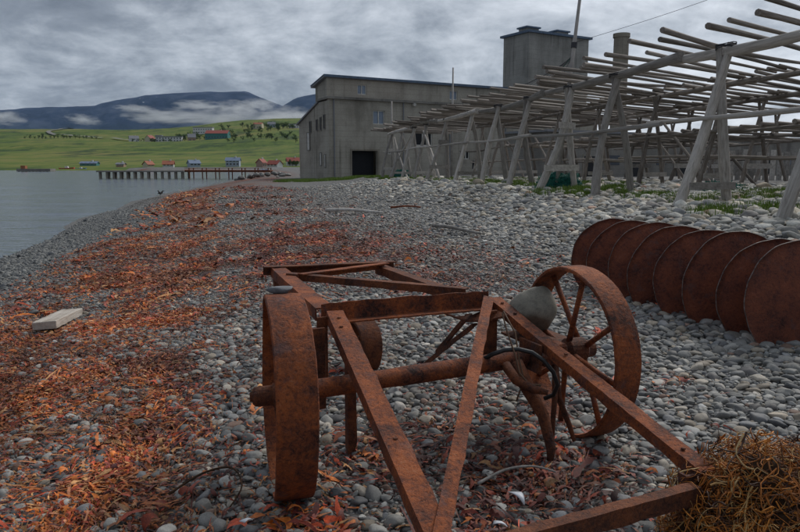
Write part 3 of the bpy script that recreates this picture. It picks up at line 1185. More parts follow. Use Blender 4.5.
# wheels
def make_wheel(cx_, cy_, cz_, th_deg, Rw, width, hub_out, hub_in, nsp, name='wheel', mat='rust', phase=0.0):
    th = R(th_deg)
    ax = Vector((math.cos(th), math.sin(th), 0))
    wd = Vector((-math.sin(th), math.cos(th), 0))
    c = Vector((cx_, cy_, cz_))
    r_ = random.Random(int(th_deg * 10 + nsp))
    n = 64
    prof = [(-0.5, 0.0), (-0.47, 0.006), (-0.2, 0.009), (0.2, 0.009), (0.47, 0.006), (0.5, 0.0), (0.5, -0.012), (0.0, -0.010), (-0.5, -0.012)]
    mb = MB()
    vs, fs = [], []
    k = len(prof)
    for i in range(n):
        a = 2 * math.pi * i / n
        rr = 1 + 0.004 * math.sin(2 * a + 1) + r_.uniform(-0.002, 0.002)
        for (pa, pr) in prof:
            rad = Rw * rr + pr - 0.009
            vs.append(jit(c + ax * (pa * width + 0.004 * math.sin(a * 3)) + (wd * math.cos(a) + UP * math.sin(a)) * rad, 0.0008, r_))
    for i in range(n):
        for j in range(k):
            a, b = i * k + j, i * k + (j + 1) % k
            a2, b2 = ((i + 1) % n) * k + j, ((i + 1) % n) * k + (j + 1) % k
            fs.append((a, a2, b2, b))
    mb.add(vs, fs)
    w = bpy.data.objects.new(name, mb.mesh('wheel_rim', root_loc(cart)))
    w.data.materials.append(M[mat])
    link(w, cart)
    mb = MB()
    mb.tube([c + ax * t_ for t_ in (-hub_out, -hub_out + 0.012, -0.07, -0.05, 0.05, 0.07, hub_in)], [0.034, 0.046, 0.048, 0.072, 0.072, 0.052, 0.046], 18)
    mb.tube([c - ax * (hub_out + 0.012), c - ax * hub_out], [0.022, 0.026], 8)
    mb.build('hub', M['rust_dark'], w)
    for i in range(nsp):
        a = 2 * math.pi * i / nsp + phase
        sgn = 1 if i % 2 else -1
        d = wd * math.cos(a) + UP * math.sin(a)
        side = 0.045 * sgn
        mb = MB()
        mb.tube([c + ax * side + d * 0.06, c + ax * side * 0.7 + d * Rw * 0.5, c + ax * side * 0.3 + d * (Rw - 0.02)], [0.018, 0.015, 0.017], 7)
        mb.build('spoke', M['rust_dark'] if mat == 'rust_dark' else M['rust'], w, smooth=True)
    return w


wl_ = make_wheel(-0.530, 3.135, 0.435, 14.5, 0.475, 0.175, 0.16, 0.12, 8)
wl_['label'] = 'wide-rimmed iron wheel seen almost edge-on'
wr_ = make_wheel(0.995, 3.845, 0.455, 20.0, 0.485, 0.155, 0.14, 0.12, 8, phase=0.2)
wr_['label'] = 'wide-rimmed iron wheel showing its thin spokes'
mb = MB()
a0, a1 = Vector((-0.44, 3.145, 0.45)), Vector((0.90, 3.785, 0.455))
mb.tube([a0, a0.lerp(a1, 0.02), a0.lerp(a1, 0.3), a0.lerp(a1, 0.34), a0.lerp(a1, 0.8), a1], [0.044, 0.047, 0.046, 0.049, 0.048, 0.046], 20)
mb.build('axle', M['rust'], cart, smooth=True)
# small trailing wheel behind
ws_ = make_wheel(-0.27, 5.02, 0.175, 22.0, 0.195, 0.16, 0.10, 0.10, 6, name='trailing_wheel', mat='rust_dark')

# lift gear under the cross beam
for (p, q, w_) in (((0.10, 4.85, 0.03), (0.43, 4.06, 0.56), 0.040), ((0.24, 4.62, 0.24), (0.40, 4.14, 0.60), 0.045)):
    angle_iron(p, q, U3, w_, DN, 0.03, 0.010, 10, 0, int(w_ * 1000)).build('lift_arm', M['rust_dark'], cart)
mb = MB()
path = [Vector((0.20, 4.36, 0.60)), Vector((0.27, 4.30, 0.575)), Vector((0.36, 4.16, 0.57)), Vector((0.46, 4.06, 0.60)), Vector((0.56, 4.02, 0.65))]
for i in range(len(path) - 1):
    a, b = path[i], path[i + 1]
    wa, wb = 0.035 + 0.03 * i, 0.035 + 0.03 * (i + 1)
    mb.hexa([a + V3 * -wa - UP * .006, b - V3 * wb - UP * .006, b + V3 * wb * .4 - UP * .006, a + V3 * wa * .4 - UP * .006,
             a - V3 * wa + UP * .006, b - V3 * wb + UP * .006, b + V3 * wb * .4 + UP * .006, a + V3 * wa * .4 + UP * .006])
mb.build('lift_bracket', M['rust_dark'], cart, bevel=0.002)
mb = MB()
q = P0 + U * 0.93 + V * 0.40
mb.box((q[0], q[1], 0.50), (0.10, 0.014, 0.32), Matrix.Rotation(R(23), 3, 'Z'))
mb.build('hanger_plate', M['rust_dark'], cart, bevel=0.002)
mb = MB()
q = P0 + U * 0.98 + V * 0.05
mb.box((q[0], q[1], 0.475), (0.016, 0.20, 0.16), Matrix.Rotation(R(23), 3, 'Z'))
mb.build('hanger_plate', M['rust_dark'], cart, bevel=0.002)
mb = MB()
mb.box((0.82, 4.00, 0.492), (0.30, 0.36, 0.012), Matrix.Rotation(R(23), 3, 'Z'))
mb.build('bearing_plate', M['rust_dark'], cart, bevel=0.002)
mb = MB()
mb.box((0.84, 3.78, 0.455), (0.16, 0.13, 0.12), Matrix.Rotation(R(23), 3, 'Z'))
mb.build('bearing_block', M['rust'], cart, bevel=0.012)
for pts_, rr_ in (([(0.62, 3.58, 0.46), (0.66, 3.50, 0.36), (0.74, 3.43, 0.22), (0.77, 3.36, 0.07), (0.76, 3.33, -0.02)], [0.035, 0.040, 0.032, 0.026, 0.012]),
                  ([(0.56, 3.56, 0.45), (0.60, 3.46, 0.40), (0.68, 3.40, 0.37), (0.75, 3.38, 0.36)], [0.028, 0.026, 0.022, 0.014]),
                  ([(0.86, 3.72, 0.40), (0.87, 3.66, 0.24), (0.92, 3.60, 0.10), (0.95, 3.57, 0.0)], [0.02, 0.018, 0.015, 0.01]),
                  ([(0.86, 3.72, 0.40), (0.84, 3.62, 0.25), (0.82, 3.56, 0.12), (0.82, 3.55, 0.0)], [0.018, 0.016, 0.014, 0.01])):
    mb = MB()
    mb.tube(pts_, rr_, 8)
    mb.build('tine', M['rust_dark'], cart, smooth=True)
mb = MB()
hp = [(0.44, 3.55, 0.485), (0.49, 3.545, 0.515), (0.55, 3.54, 0.538), (0.62, 3.53, 0.545), (0.69, 3.52, 0.53), (0.75, 3.51, 0.49), (0.80, 3.50, 0.43), (0.825, 3.50, 0.36), (0.81, 3.52, 0.30), (0.77, 3.55, 0.27)]
mb.tube(hp, 0.012, 10)
mb.build('rubber_hose', M['hose'], cart, smooth=True)
for pts_ in ([(0.545, 3.62, 0.72), (0.565, 3.57, 0.63), (0.60, 3.50, 0.52), (0.615, 3.45, 0.44), (0.66, 3.42, 0.39), (0.72, 3.42, 0.385)],
             [(0.55, 3.62, 0.73), (0.61, 3.58, 0.62), (0.62, 3.50, 0.50), (0.64, 3.46, 0.40), (0.60, 3.43, 0.30)]):
    mb = MB()
    mb.tube(pts_, 0.0045, 6)
    mb.build('tie_wire', M['wire'], cart, smooth=True)

# stones that lie on the chassis
o = bpy.data.objects.new('boulder', make_stone_mesh('boulder', 905, 4, 0.11, (1, 1, 1), 2))
o.data.materials.append(M['stone']); link(o)
o.location = (0.80, 4.09, 0.640); o.scale = (0.150, 0.13, 0.158); o.rotation_euler = (0.1, 0.25, 0.6); o.color = (0.23, 0.215, 0.175, 1)
tag(o, 'large smooth olive-grey boulder wedged on the chassis beside the spoked wheel', 'stone')
o = bpy.data.objects.new('flat_stone', stone_obj_meshes[3])
link(o)
o.location = (-0.565, 3.215, 0.921); o.scale = (0.072, 0.042, 0.022); o.rotation_euler = (0.0, 0.0, 0.2); o.color = (0.15, 0.155, 0.165, 1)
tag(o, 'small flat grey stone lying on top of the wide iron wheel', 'stone')

# ------------------------------------------------------------------ gang of rusty discs
da, db = Vector((2.60, 8.35, 0)), Vector((3.34, 5.52, 0))
dd_ = (db - da).normalized()
disc_root = empty('disc_gang', (da.x, da.y, float(ground_z(da.x, da.y))), 'row of eight upright rusty discs on one shaft half sunk in shingle', 'disc harrow')
RD_ = 0.52


def disc_mesh():
    mb = MB()
    rings = [(0.0, 0.060), (0.12, 0.057), (0.24, 0.046), (0.36, 0.026), (0.46, 0.003), (RD_ - 0.004, -0.006)]
    n = 40
    vs, fs = [], []
    th = 0.007
    for side in (0, 1):
        for (r_, h) in rings[1:]:
            for k in range(n):
                a = 2 * math.pi * k / n
                wb = 1 + 0.010 * math.sin(3 * a + 1) + 0.006 * math.sin(7 * a) + 0.004 * math.sin(17 * a)
                vs.append((h - side * th, r_ * wb * math.cos(a), r_ * wb * math.sin(a)))
    m_ = len(rings) - 1
    for side in (0, 1):
        b0 = side * m_ * n
        for i in range(m_ - 1):
            for k in range(n):
                a, b = b0 + i * n + k, b0 + i * n + (k + 1) % n
                f = (a, b, b + n, a + n)
                fs.append(f if side else f[::-1])
        cap = tuple(b0 + k for k in range(n))
        fs.append(cap if not side else cap[::-1])
    for k in range(n):
        a, b = (m_ - 1) * n + k, (m_ - 1) * n + (k + 1) % n
        fs.append((a, b, b + m_ * n, a + m_ * n))
    mb.add(vs, fs)
    return mb.mesh('disc', smooth=True)


def edge_mesh():
    mb = MB()
    n = 60
    vs, fs = [], []
    prof = [(-0.0135, -0.003), (-0.006, -0.005), (-0.005, -0.001), (-0.0125, 0.001)]
    for k in range(n):
        a = 2 * math.pi * k / n
        wb = 1 + 0.010 * math.sin(3 * a + 1) + 0.006 * math.sin(7 * a) + 0.004 * math.sin(17 * a)
        for (hx, dr) in prof:
            vs.append((hx, (RD_ - 0.004 + dr + 0.004) * wb * math.cos(a), (RD_ - 0.004 + dr + 0.004) * wb * math.sin(a)))
    for k in range(n):
        for j in range(4):
            a, b = k * 4 + j, k * 4 + (j + 1) % 4
            a2, b2 = ((k + 1) % n) * 4 + j, ((k + 1) % n) * 4 + (j + 1) % 4
            fs.append((a, a2, b2, b))
    mb.add(vs, fs)
    return mb.mesh('disc_edge')


dm = disc_mesh(); dm.materials.append(M['rust_disc'])
em = edge_mesh(); em.materials.append(M['worn_edge'])
for i in range(8):
    p = da.lerp(db, (i + rnd.uniform(-.13, .13)) / 7.0)
    gz = float(ground_z(p.x, p.y))
    p.z = gz + RD_ - 0.20 + rnd.uniform(-0.012, 0.012)
    tilt = Vector((rnd.uniform(-.34, -.16), rnd.uniform(-.03, .03), rnd.uniform(-.02, .13)))
    # the hollow side looks down the row, away from the camera
    o = mesh_obj('disc', dm, disc_root, p, dd_ + tilt, (1, 1, 1), rnd.uniform(0, 6.28))
    o.scale = (1, 1 + rnd.uniform(-.03, .03), 1 + rnd.uniform(-.03, .03))
    e = bpy.data.objects.new('worn_edge', em)
    link(e, o)
mb = MB()
sa = da - dd_ * 0.35; sb = db + dd_ * 0.5
sa.z = float(ground_z(sa.x, sa.y)) + RD_ - 0.20
sb.z = float(ground_z(sb.x, sb.y)) + RD_ - 0.20
mb.tube([sa, sa.lerp(sb, 0.03), sb], [0.035, 0.045, 0.045], 14)
mb.build('shaft', M['rust_disc'], disc_root, smooth=True)

# ------------------------------------------------------------------ heap of stringy seaweed
cl = empty('seaweed_heap', (1.45, 2.58, float(ground_z(1.45, 2.58))), 'shaggy heap of stringy orange seaweed caught on the chassis corner', 'seaweed')
c0 = Vector((1.45, 2.58, 0.02))
ax_ = (0.37, 0.31, 0.40)
bm = bmesh.new()
bmesh.ops.create_icosphere(bm, subdivisions=4, radius=1)
from mathutils import noise as mn
for v in bm.verts:
    k = 0.86 + 0.24 * mn.noise(v.co * 2.2) + 0.14 * mn.noise(v.co * 6)
    v.co = Vector((v.co.x * ax_[0] * k, v.co.y * ax_[1] * k, max(-0.12, v.co.z) * ax_[2] * k))
me = bpy.data.meshes.new('core'); bm.to_mesh(me); bm.free(); me.shade_smooth()
me.materials.append(M['weed_core'])
o = bpy.data.objects.new('matted_core', me); link(o, cl)
mb = MB(); tints = []
rs = random.Random(55)
spal = [(0.55, 0.20, 0.028), (0.44, 0.145, 0.024), (0.50, 0.30, 0.11), (0.28, 0.10, 0.022), (0.13, 0.05, 0.018), (0.55, 0.38, 0.18), (0.06, 0.025, 0.013)]
for k in range(2700):
    th = rs.uniform(0, 6.283); ph = math.acos(rs.uniform(-0.05, 1.0))
    n = Vector((math.sin(ph) * math.cos(th), math.sin(ph) * math.sin(th), math.cos(ph)))
    lay = rs.uniform(0.82, 1.10)
    lay *= 0.98 + 0.26 * mn.noise(n * 2.2)
    p = Vector((n.x * ax_[0], n.y * ax_[1], n.z * ax_[2])) * lay
    tdir = n.cross(Vector((rs.gauss(0, 1), rs.gauss(0, 1), rs.gauss(0, 1)))).normalized()
    tdir = (tdir + Vector((0, 0, -0.55)) + n * rs.uniform(-.1, .35)).normalized()
    L_ = rs.uniform(0.07, 0.24)
    ns = 8
    pts_ = []
    turn = Vector((rs.gauss(0, 1), rs.gauss(0, 1), rs.gauss(0, 1))) * rs.uniform(0.2, 1.5)
    for i in range(ns):
        pts_.append(c0 + p)
        p = p + tdir * L_ / ns
        rel = Vector((p.x / ax_[0], p.y / ax_[1], p.z / ax_[2]))
        if rel.length > 1.12:
            p = p - Vector((p.x, p.y, p.z)).normalized() * 0.014
        elif rel.length < 0.84:
            p = p + Vector((p.x, p.y, p.z)).normalized() * 0.010
        if p.z < 0.004:
            p.z = 0.004
        tdir = (tdir + tdir.cross(turn) * 0.35 + Vector((rs.gauss(0, .16), rs.gauss(0, .16), rs.gauss(0, .16)))).normalized()
    r0 = rs.choice([0.0014, 0.0018, 0.0024, 0.0032, 0.0044])
    nb = len(mb.v)
    mb.tube(pts_, [r0 * (1 - 0.55 * i / (ns - 1)) for i in range(ns)], 4, cap=False)
    c_ = rs.choices(spal, [6, 6, 3, 4, 3, 2, 3])[0]
    tints += [c_] * (len(mb.v) - nb)
o = mb.build('strands', M['strand'], cl, smooth=True)
o['kind'] = 'stuff'
at = o.data.attributes.new('tint', 'FLOAT_COLOR', 'POINT')
at.data.foreach_set('color', np.array([(*c_, 1) for c_ in tints], np.float32).ravel())

# ------------------------------------------------------------------ squared timber on the seaweed
px0 = Vector((-3.78, 7.52, 0)); px0.z = float(ground_z(px0.x, px0.y))
mb = MB()
L_, Wd, Hh = 0.82, 0.24, 0.085
n = 10
vs = []
rs = random.Random(3)
for i in range(n + 1):
    x = -L_ / 2 + L_ * i / n
    for (y, z) in ((-Wd / 2, 0), (Wd / 2, 0), (Wd / 2, Hh), (-Wd / 2, Hh)):
        vs.append((x, y + rs.uniform(-.003, .003), z + rs.uniform(-.003, .003)))
fs = [(0, 1, 2, 3), tuple(n * 4 + k for k in (3, 2, 1, 0))]
for i in range(n):
    for k in range(4):
        a, b = i * 4 + k, i * 4 + (k + 1) % 4
        fs.append((a, a + 4, b + 4, b))
mb.add(vs, fs)
o = mb.build('timber_plank', M['plank'], None, bevel=0.006)
o.location = (px0.x, px0.y, px0.z + 0.035)
o.rotation_euler = (R(-3), R(2), R(96))
tag(o, 'short thick pale timber plank lying on the orange seaweed', 'plank')


def stick(name, pts_, r0, mat, label, cat):
    mb = MB()
    q = []
    P_ = [Vector(p_) for p_ in pts_]
    for i_ in range(len(P_) - 1):
        a_, b_, c_, d_ = P_[max(i_ - 1, 0)], P_[i_], P_[i_ + 1], P_[min(i_ + 2, len(P_) - 1)]
        for k_ in range(5):
            u_ = k_ / 5
            w_ = 0.5 * ((2 * b_) + (c_ - a_) * u_ + (2 * a_ - 5 * b_ + 4 * c_ - d_) * u_ ** 2 + (3 * b_ - a_ - 3 * c_ + d_) * u_ ** 3)
            q.append((w_.x, w_.y, float(ground_z(w_.x, w_.y)) + w_.z))
    q.append((P_[-1].x, P_[-1].y, float(ground_z(P_[-1].x, P_[-1].y)) + P_[-1].z))
    mb.tube(q, [r0 * (1 - 0.4 * i / (len(q) - 1)) for i in range(len(q))], 8)
    return tag(mb.build(name, mat, None, smooth=True), label, cat)


stick('driftwood_stick', [(0.75, 15.6, 0.10), (1.15, 14.9, 0.12), (1.6, 13.7, 0.10)], 0.045, M['wood_grey'], 'pale driftwood stick on the stones behind the chassis', 'driftwood')
stick('driftwood_branch', [(-2.3, 21.5, 0.10), (-1.4, 21.0, 0.14), (-0.5, 20.2, 0.10)], 0.06, M['wood_grey'], 'long pale driftwood branch at the edge of the seaweed', 'driftwood')
stick('driftwood_pole', [(-0.3, 22.0, 0.10), (0.2, 21.9, 0.13), (0.65, 21.7, 0.10)], 0.035, M['rust'], 'reddish driftwood pole lying on the upper stones before the racks', 'driftwood')
stick('kelp_stalk', [(-1.08, 3.05, 0.06), (-0.95, 3.15, 0.10), (-0.82, 3.20, 0.09), (-0.74, 3.06, 0.06), (-0.76, 2.9, 0.04)], 0.006, M['weed_core'], 'dark curled kelp stalk on the stones beside the wide wheel', 'seaweed')
stick('kelp_stalk', [(0.36, 3.02, 0.06), (0.50, 3.12, 0.08), (0.64, 3.18, 0.07), (0.75, 3.16, 0.05)], 0.008, M['wood_grey'], 'grey stalk lying on the stones under the axle', 'driftwood')


def shell(x, y, s, rz, label):
    mb = MB()
    vs, fs = [], []
    nu, nv = 7, 5
    for i in range(nu):
        for j in range(nv):
            a = (i / (nu - 1) - 0.5) * 1.5
            t_ = j / (nv - 1)
            vs.append((math.sin(a) * t_ * s * 0.6, t_ * s, s * 0.32 * math.sin(math.pi * (0.15 + 0.8 * t_)) * math.cos(a)))
    for i in range(nu - 1):
        for j in range(nv - 1):
            a = i * nv + j
            fs.append((a, a + 1, a + nv + 1, a + nv))
    mb.add(vs, fs)
    o = mb.build('mussel_shell', M['shell'], None, smooth=True)
    md = o.modifiers.new('solid', 'SOLIDIFY'); md.thickness = 0.003
    o.location = (x, y, float(ground_z(x, y)) + 0.06)
    o.rotation_euler = (0.3, 0.2, rz)
    tag(o, label, 'shell')


shell(0.53, 2.80, 0.085, 0.4, 'larger bluish mussel shell on the stones inside the chassis')
shell(0.43, 2.62, 0.055, 1.4, 'small bluish mussel shell near the front bar of the chassis')
shell(-0.62, 2.72, 0.05, 2.4, 'small pale mussel shell on the seaweed left of the wheel')
# ------------------------------------------------------------------ drying racks
def pole_mesh(name, seed, n=8, segs=7, taper=0.72, knots=True):
    r_ = random.Random(seed)
    pts_, rad = [], []
    b1, b2 = r_.uniform(-1, 1) * 0.030, r_.uniform(-1, 1) * 0.020
    vs, fs = [], []
    for i in range(segs + 1):
        a = i / segs
        r0 = (1 + (taper - 1) * a) * r_.uniform(0.90, 1.10)
        oy, oz = b1 * math.sin(math.pi * a), b2 * math.sin(math.pi * a)
        for k in range(n):
            an = 2 * math.pi * k / n
            q = r0 * r_.uniform(0.95, 1.05)
            vs.append((a, math.cos(an) * q + oy * 60, math.sin(an) * q + oz * 60))
    for i in range(segs):
        for k in range(n):
            a, b = i * n + k, i * n + (k + 1) % n
            fs.append((a, b, b + n, a + n))
    fs.append(tuple(range(n))[::-1])
    fs.append(tuple(segs * n + k for k in range(n)))
    me = bpy.data.meshes.new(name)
    me.from_pydata(vs, [], fs)
    for p in me.polygons:
        p.use_smooth = len(p.vertices) == 4
    return me


PM = [pole_mesh('pole_shape_%d' % i, 500 + i) for i in range(8)]
for me in PM:
    me.materials.append(M['wood_pole'])
LM = []
for me in PM[:4]:
    c2 = me.copy(); c2.materials.clear(); c2.materials.append(M['wood_grey']); LM.append(c2)
PLM = bpy.data.meshes.new('cross_plank')
PLM.from_pydata(*[x for x in (lambda b: (b.v, [], b.f))(MB().box((0.5, 0, 0), (1, 1, 1)))])
PLM.materials.append(M['wood_grey'])
rk = random.Random(91)


def pole(name, parent, a, b, r, meshes):
    a, b = Vector(a), Vector(b)
    return mesh_obj(name, rk.choice(meshes), parent, a, b - a, ((b - a).length, r, r), rk.uniform(0, 6.28))


def plank(name, parent, a, b, w, h):
    a, b = Vector(a), Vector(b)
    return mesh_obj(name, PLM, parent, a, b - a, ((b - a).length, w, h))


def row_x(y, i):
    return 10.55 - 0.185 * y + 5.1 * i


NR = Vector((0.983, 0.182, 0)); AL = Vector((-0.182, 0.983, 0)); LD = Vector((0.788, 0.616, 0))
RZ = 4.22

racks = []
rack_labels = ['grey pole drying rack whose long front rail rises toward the camera', 'drying rack of dark poles standing behind the front trestles', 'rearmost drying rack of poles before the low concrete shed']
for i in range(3):
    y0 = 30
    x0 = row_x(y0, i)
    racks.append(empty('drying_rack', (x0, y0, float(ground_z(x0, y0))), rack_labels[i], 'drying rack', 'fish drying racks behind the beach'))

# front row: (y of apex, left spread, right spread, planks)
front = [(8.2, 1.0, 0.6, 0), (12.9, 1.28, 0.5, 0), (16.5, 1.0, 0.35, 0), (21.6, 0.55, 0.75, 0), (24.9, 1.12, 0.42, 2), (28.8, 0.85, 0.42, 0), (32.6, 0.75, 0.55, 0),
         (36.9, 0.95, 0.6, 0), (42.1, 1.25, 0.15, 2), (47.5, 0.9, 0.7, 0), (51.4, 1.0, 0.7, 0), (56.2, 0.95, 0.8, 0), (60.6, 0.9, 0.3, 2)]


def trestle(rack, x, y, ls, rs_, npl, r=0.14, rz=RZ, meshes=LM):
    ap = Vector((x, y, rz - 0.08))
    t_ = bpy.data.objects.new('trestle', None)
    t_.empty_display_size = 0.2
    link(t_, rack)
    fl = ap - NR * ls + AL * rk.uniform(-.25, .1)
    fr = ap + NR * rs_ + AL * rk.uniform(-.1, .3)
    fl.z = float(ground_z(fl.x, fl.y)) - 0.12
    fr.z = float(ground_z(fr.x, fr.y)) - 0.12
    top_l = ap + NR * 0.06 - AL * 0.10 + UP * 0.12
    top_r = ap - NR * 0.05 + AL * 0.16 + UP * 0.10
    pole('leg', t_, fl, top_l, r, meshes)
    pole('leg', t_, fr, top_r, r * 0.92, meshes)
    if npl:
        for k, z in ((0, 0.9), (1, 2.3))[:npl]:
            ta = z / (rz - 0.6)
            a = fl.lerp(top_l, ta) - AL * 0.22
            b = fr.lerp(top_r, ta) - AL * 0.22
            d = (b - a).normalized()
            b.z = a.z
            plank('cross_plank', t_, a - d * 0.15, b + d * 0.15, 0.05, 0.22)
    else:
        if rk.random() < 0.7:
            a = fl.lerp(top_l, 0.16) - AL * 0.2
            b = fr.lerp(top_r, 0.16) - AL * 0.2
            b.z = a.z
            plank('cross_plank', t_, a, b + NR * 0.1, 0.045, 0.17)
    if meshes is LM:
        mb = MB()
        for k in range(5):
            c_ = ap + UP * (0.02 + 0.022 * k)
            mb.tube([c_ + (NR * math.cos(a) * 0.20 + AL * math.sin(a) * 0.26) + UP * 0.02 * math.sin(2 * a + k) for a in [j * 0.5236 for j in range(13)]], 0.012, 5)
        mb.build('rope_lashing', M['cable'], t_)
    return fl, fr


for (y, ls, rs_, npl) in front:
    trestle(racks[0], row_x(y, 0), y, ls, rs_, npl)
for i in (1, 2, 3):
    y = 9.0 + i
    while y < (54 if i == 1 else 50):
        trestle(racks[min(i, 2)], row_x(y, i), y, rk.uniform(.6, 1.1), rk.uniform(.5, .9), 1 if rk.random() < 0.3 else 0, 0.10, RZ, PM)
        if rk.random() < 0.5:    # a sloping brace along the row
            a = Vector((row_x(y, i), y, 0)); b = Vector((row_x(y + 3.6, i), y + 3.6, 3.2))
            a.z = float(ground_z(a.x, a.y)) - 0.05
            pole('brace', racks[min(i, 2)], a, b, 0.075, PM)
        y += rk.uniform(4.0, 5.2)

# rails along each row
for i in range(4):
    rack = racks[min(i, 2)]
    ends = [3.0, 10.5, 18.5, 27.5, 36, 44.5, 53, 62.6] if i == 0 else ([5, 14, 23, 32, 41, 50, 56] if i == 1 else [6, 15, 24, 33, 42, 51.5])
    for a, b in zip(ends[:-1], ends[1:]):
        za = RZ + rk.uniform(-.03, .03)
        pole('rail', rack, (row_x(a, i), a - 0.35, za), (row_x(b, i), b + 0.35, RZ + rk.uniform(-.03, .03)), 0.15 if i == 0 else 0.11, LM if i == 0 else PM)
    for a, b in zip(ends[:-1], ends[1:]):
        pole('stay_rail', rack, (row_x(a, i) - 0.47, a - 0.5, 2.60 + rk.uniform(-.08, .08)), (row_x(b, i) - 0.47, b + 0.5, 2.60 + rk.uniform(-.08, .08)), 0.066, LM if i == 0 else PM)
    if i > 0:
        for a, b in zip(ends[:-1], ends[1:]):
            pole('stay_rail', rack, (row_x(a, i) + 0.4, a - 0.5, 1.75 + rk.uniform(-.1, .1)), (row_x(b, i) + 0.4, b + 0.5, 1.75 + rk.uniform(-.1, .1)), 0.06, PM)

# poles laid across
for i in range(3):
    y = 4.5 if i == 0 else 4.0
    top = 62 if i == 0 else (53 if i == 1 else 49)
    cnt = 0
    while y < top and cnt < 125:
        over = rk.uniform(0.6, 2.5) if i == 0 else rk.uniform(0.2, 1.2)
        L_ = rk.uniform(6.9, 8.4)
        r = rk.uniform(0.044, 0.074)
        dr = (LD + AL * rk.uniform(-.05, .05)).normalized()
        a = Vector((row_x(y, i), y, RZ + (0.15 if i == 0 else 0.11) + r - 0.01)) - dr * over
        b = a + dr * L_
        b.z = RZ + 0.11 + r + rk.uniform(-.06, .02)
        pole('drying_pole', racks[i], a, b, r, PM)
        y += rk.uniform(0.50, 0.98) if y < 22 else rk.uniform(0.44, 0.76)
        cnt += 1
# second, lower layer seen through the front bay
for i in (1, 2):
    y = 6.0
    while y < 46:
        r = rk.uniform(0.055, 0.08)
        a = Vector((row_x(y, i) - 0.6, y, 2.60 + 0.066 + r))
        b = a + (LD + AL * rk.uniform(-.06, .06)).normalized() * rk.uniform(6.0, 7.0)
        b.z = 2.70 + rk.uniform(-.1, .1)
        pole('drying_pole', racks[i], a, b, r, PM)
        y += rk.uniform(0.6, 1.3)
# X brace at the far end of the front row
for (ya, yb) in ((51.0, 59.0), (59.5, 51.5), (41.5, 48.0)):
    a = Vector((row_x(ya, 0) - 0.5, ya, 0)); a.z = float(ground_z(a.x, a.y))
    pole('brace', racks[0], a, (row_x(yb, 0) - 0.1, yb, 3.8), 0.08, LM)
# corner posts at the camera end of the row
for (xx_, yy_, dx) in ((9.4, 16.0, 0.5), (11.6, 18.5, 0.9)):
    a = Vector((xx_, yy_, float(ground_z(xx_, yy_)) - 0.1))
    pole('brace', racks[1], a, (xx_ + dx, yy_ + 0.4, 4.0), 0.15, PM)


# tall mast
ma = Vector((5.65, 25.3, float(ground_z(5.65, 25.3)) - 0.2)); mtop = Vector((6.55, 25.6, 9.4))
mast = empty('mast', ma, 'tall thin leaning mast rising above the front drying rack', 'mast')
mb = MB(); mb.tube([ma, ma.lerp(mtop, 0.5), mtop], [0.085, 0.07, 0.045], 10)
mb.build('pole_shaft', M['mast'], mast, smooth=True)
mb = MB(); mb.tube([ma.lerp(mtop, 0.58), ma.lerp(mtop, 0.60)], [0.11, 0.11], 10)
mb.build('clamp', M['cable'], mast)


def wire(name, a, b, sag, r, label, mat='cable'):
    a, b = Vector(a), Vector(b)
    mb = MB()
    mb.tube([a.lerp(b, k / 12) - UP * sag * math.sin(math.pi * k / 12) for k in range(13)], r, 5)
    return tag(mb.build(name, M[mat], None, smooth=True), label, 'wire')


wire('guy_wire', ma.lerp(mtop, 0.60), (14.9, 20.0, 8.6), 0.25, 0.007, 'thin wire running from the mast over the rack poles to the right')
wire('guy_wire', ma.lerp(mtop, 0.55), (6.0, 34.5, 4.3), 0.1, 0.014, 'thin green rope slanting down from the mast in front of the tower', 'net_twine')
for k_ in range(9):
    fy = 26.5 + 1.35 * k_
    wire('net_rope', ma.lerp(mtop, 0.56 - 0.004 * k_), (row_x(fy, 0) + 0.25, fy, RZ + 0.32), 0.05, 0.0065, 'one of the fine ropes fanning down from the mast like netting before the tower', 'cable')['group'] = 'fan of ropes below the mast'
# the light pole post that carries the other end of the wire, out of the picture
mb = MB(); mb.tube([(14.9, 20.0, float(ground_z(14.9, 20)) - 0.1), (14.9, 20.0, 8.8)], [0.10, 0.07], 10)
tag(mb.build('wire_post', M['mast'], None, smooth=True), 'plain wooden post holding the far end of the wire beyond the racks', 'post')
# far thin poles
mb = MB(); mb.tube([(4.3, 58.5, float(ground_z(4.3, 58.5))), (4.35, 58.5, 9.4)], [0.10, 0.06], 8)
tag(mb.build('flag_pole', M['mast'], None, smooth=True), 'thin bare pole standing before the flat roof of the concrete building', 'pole')
mb = MB(); mb.tube([(-0.75, 64.0, float(ground_z(-0.75, 64))), (-0.75, 64.0, 7.2)], [0.10, 0.06], 8)
tag(mb.build('flag_pole', M['mast'], None, smooth=True), 'short bare pole behind the far end of the front drying rack', 'pole')


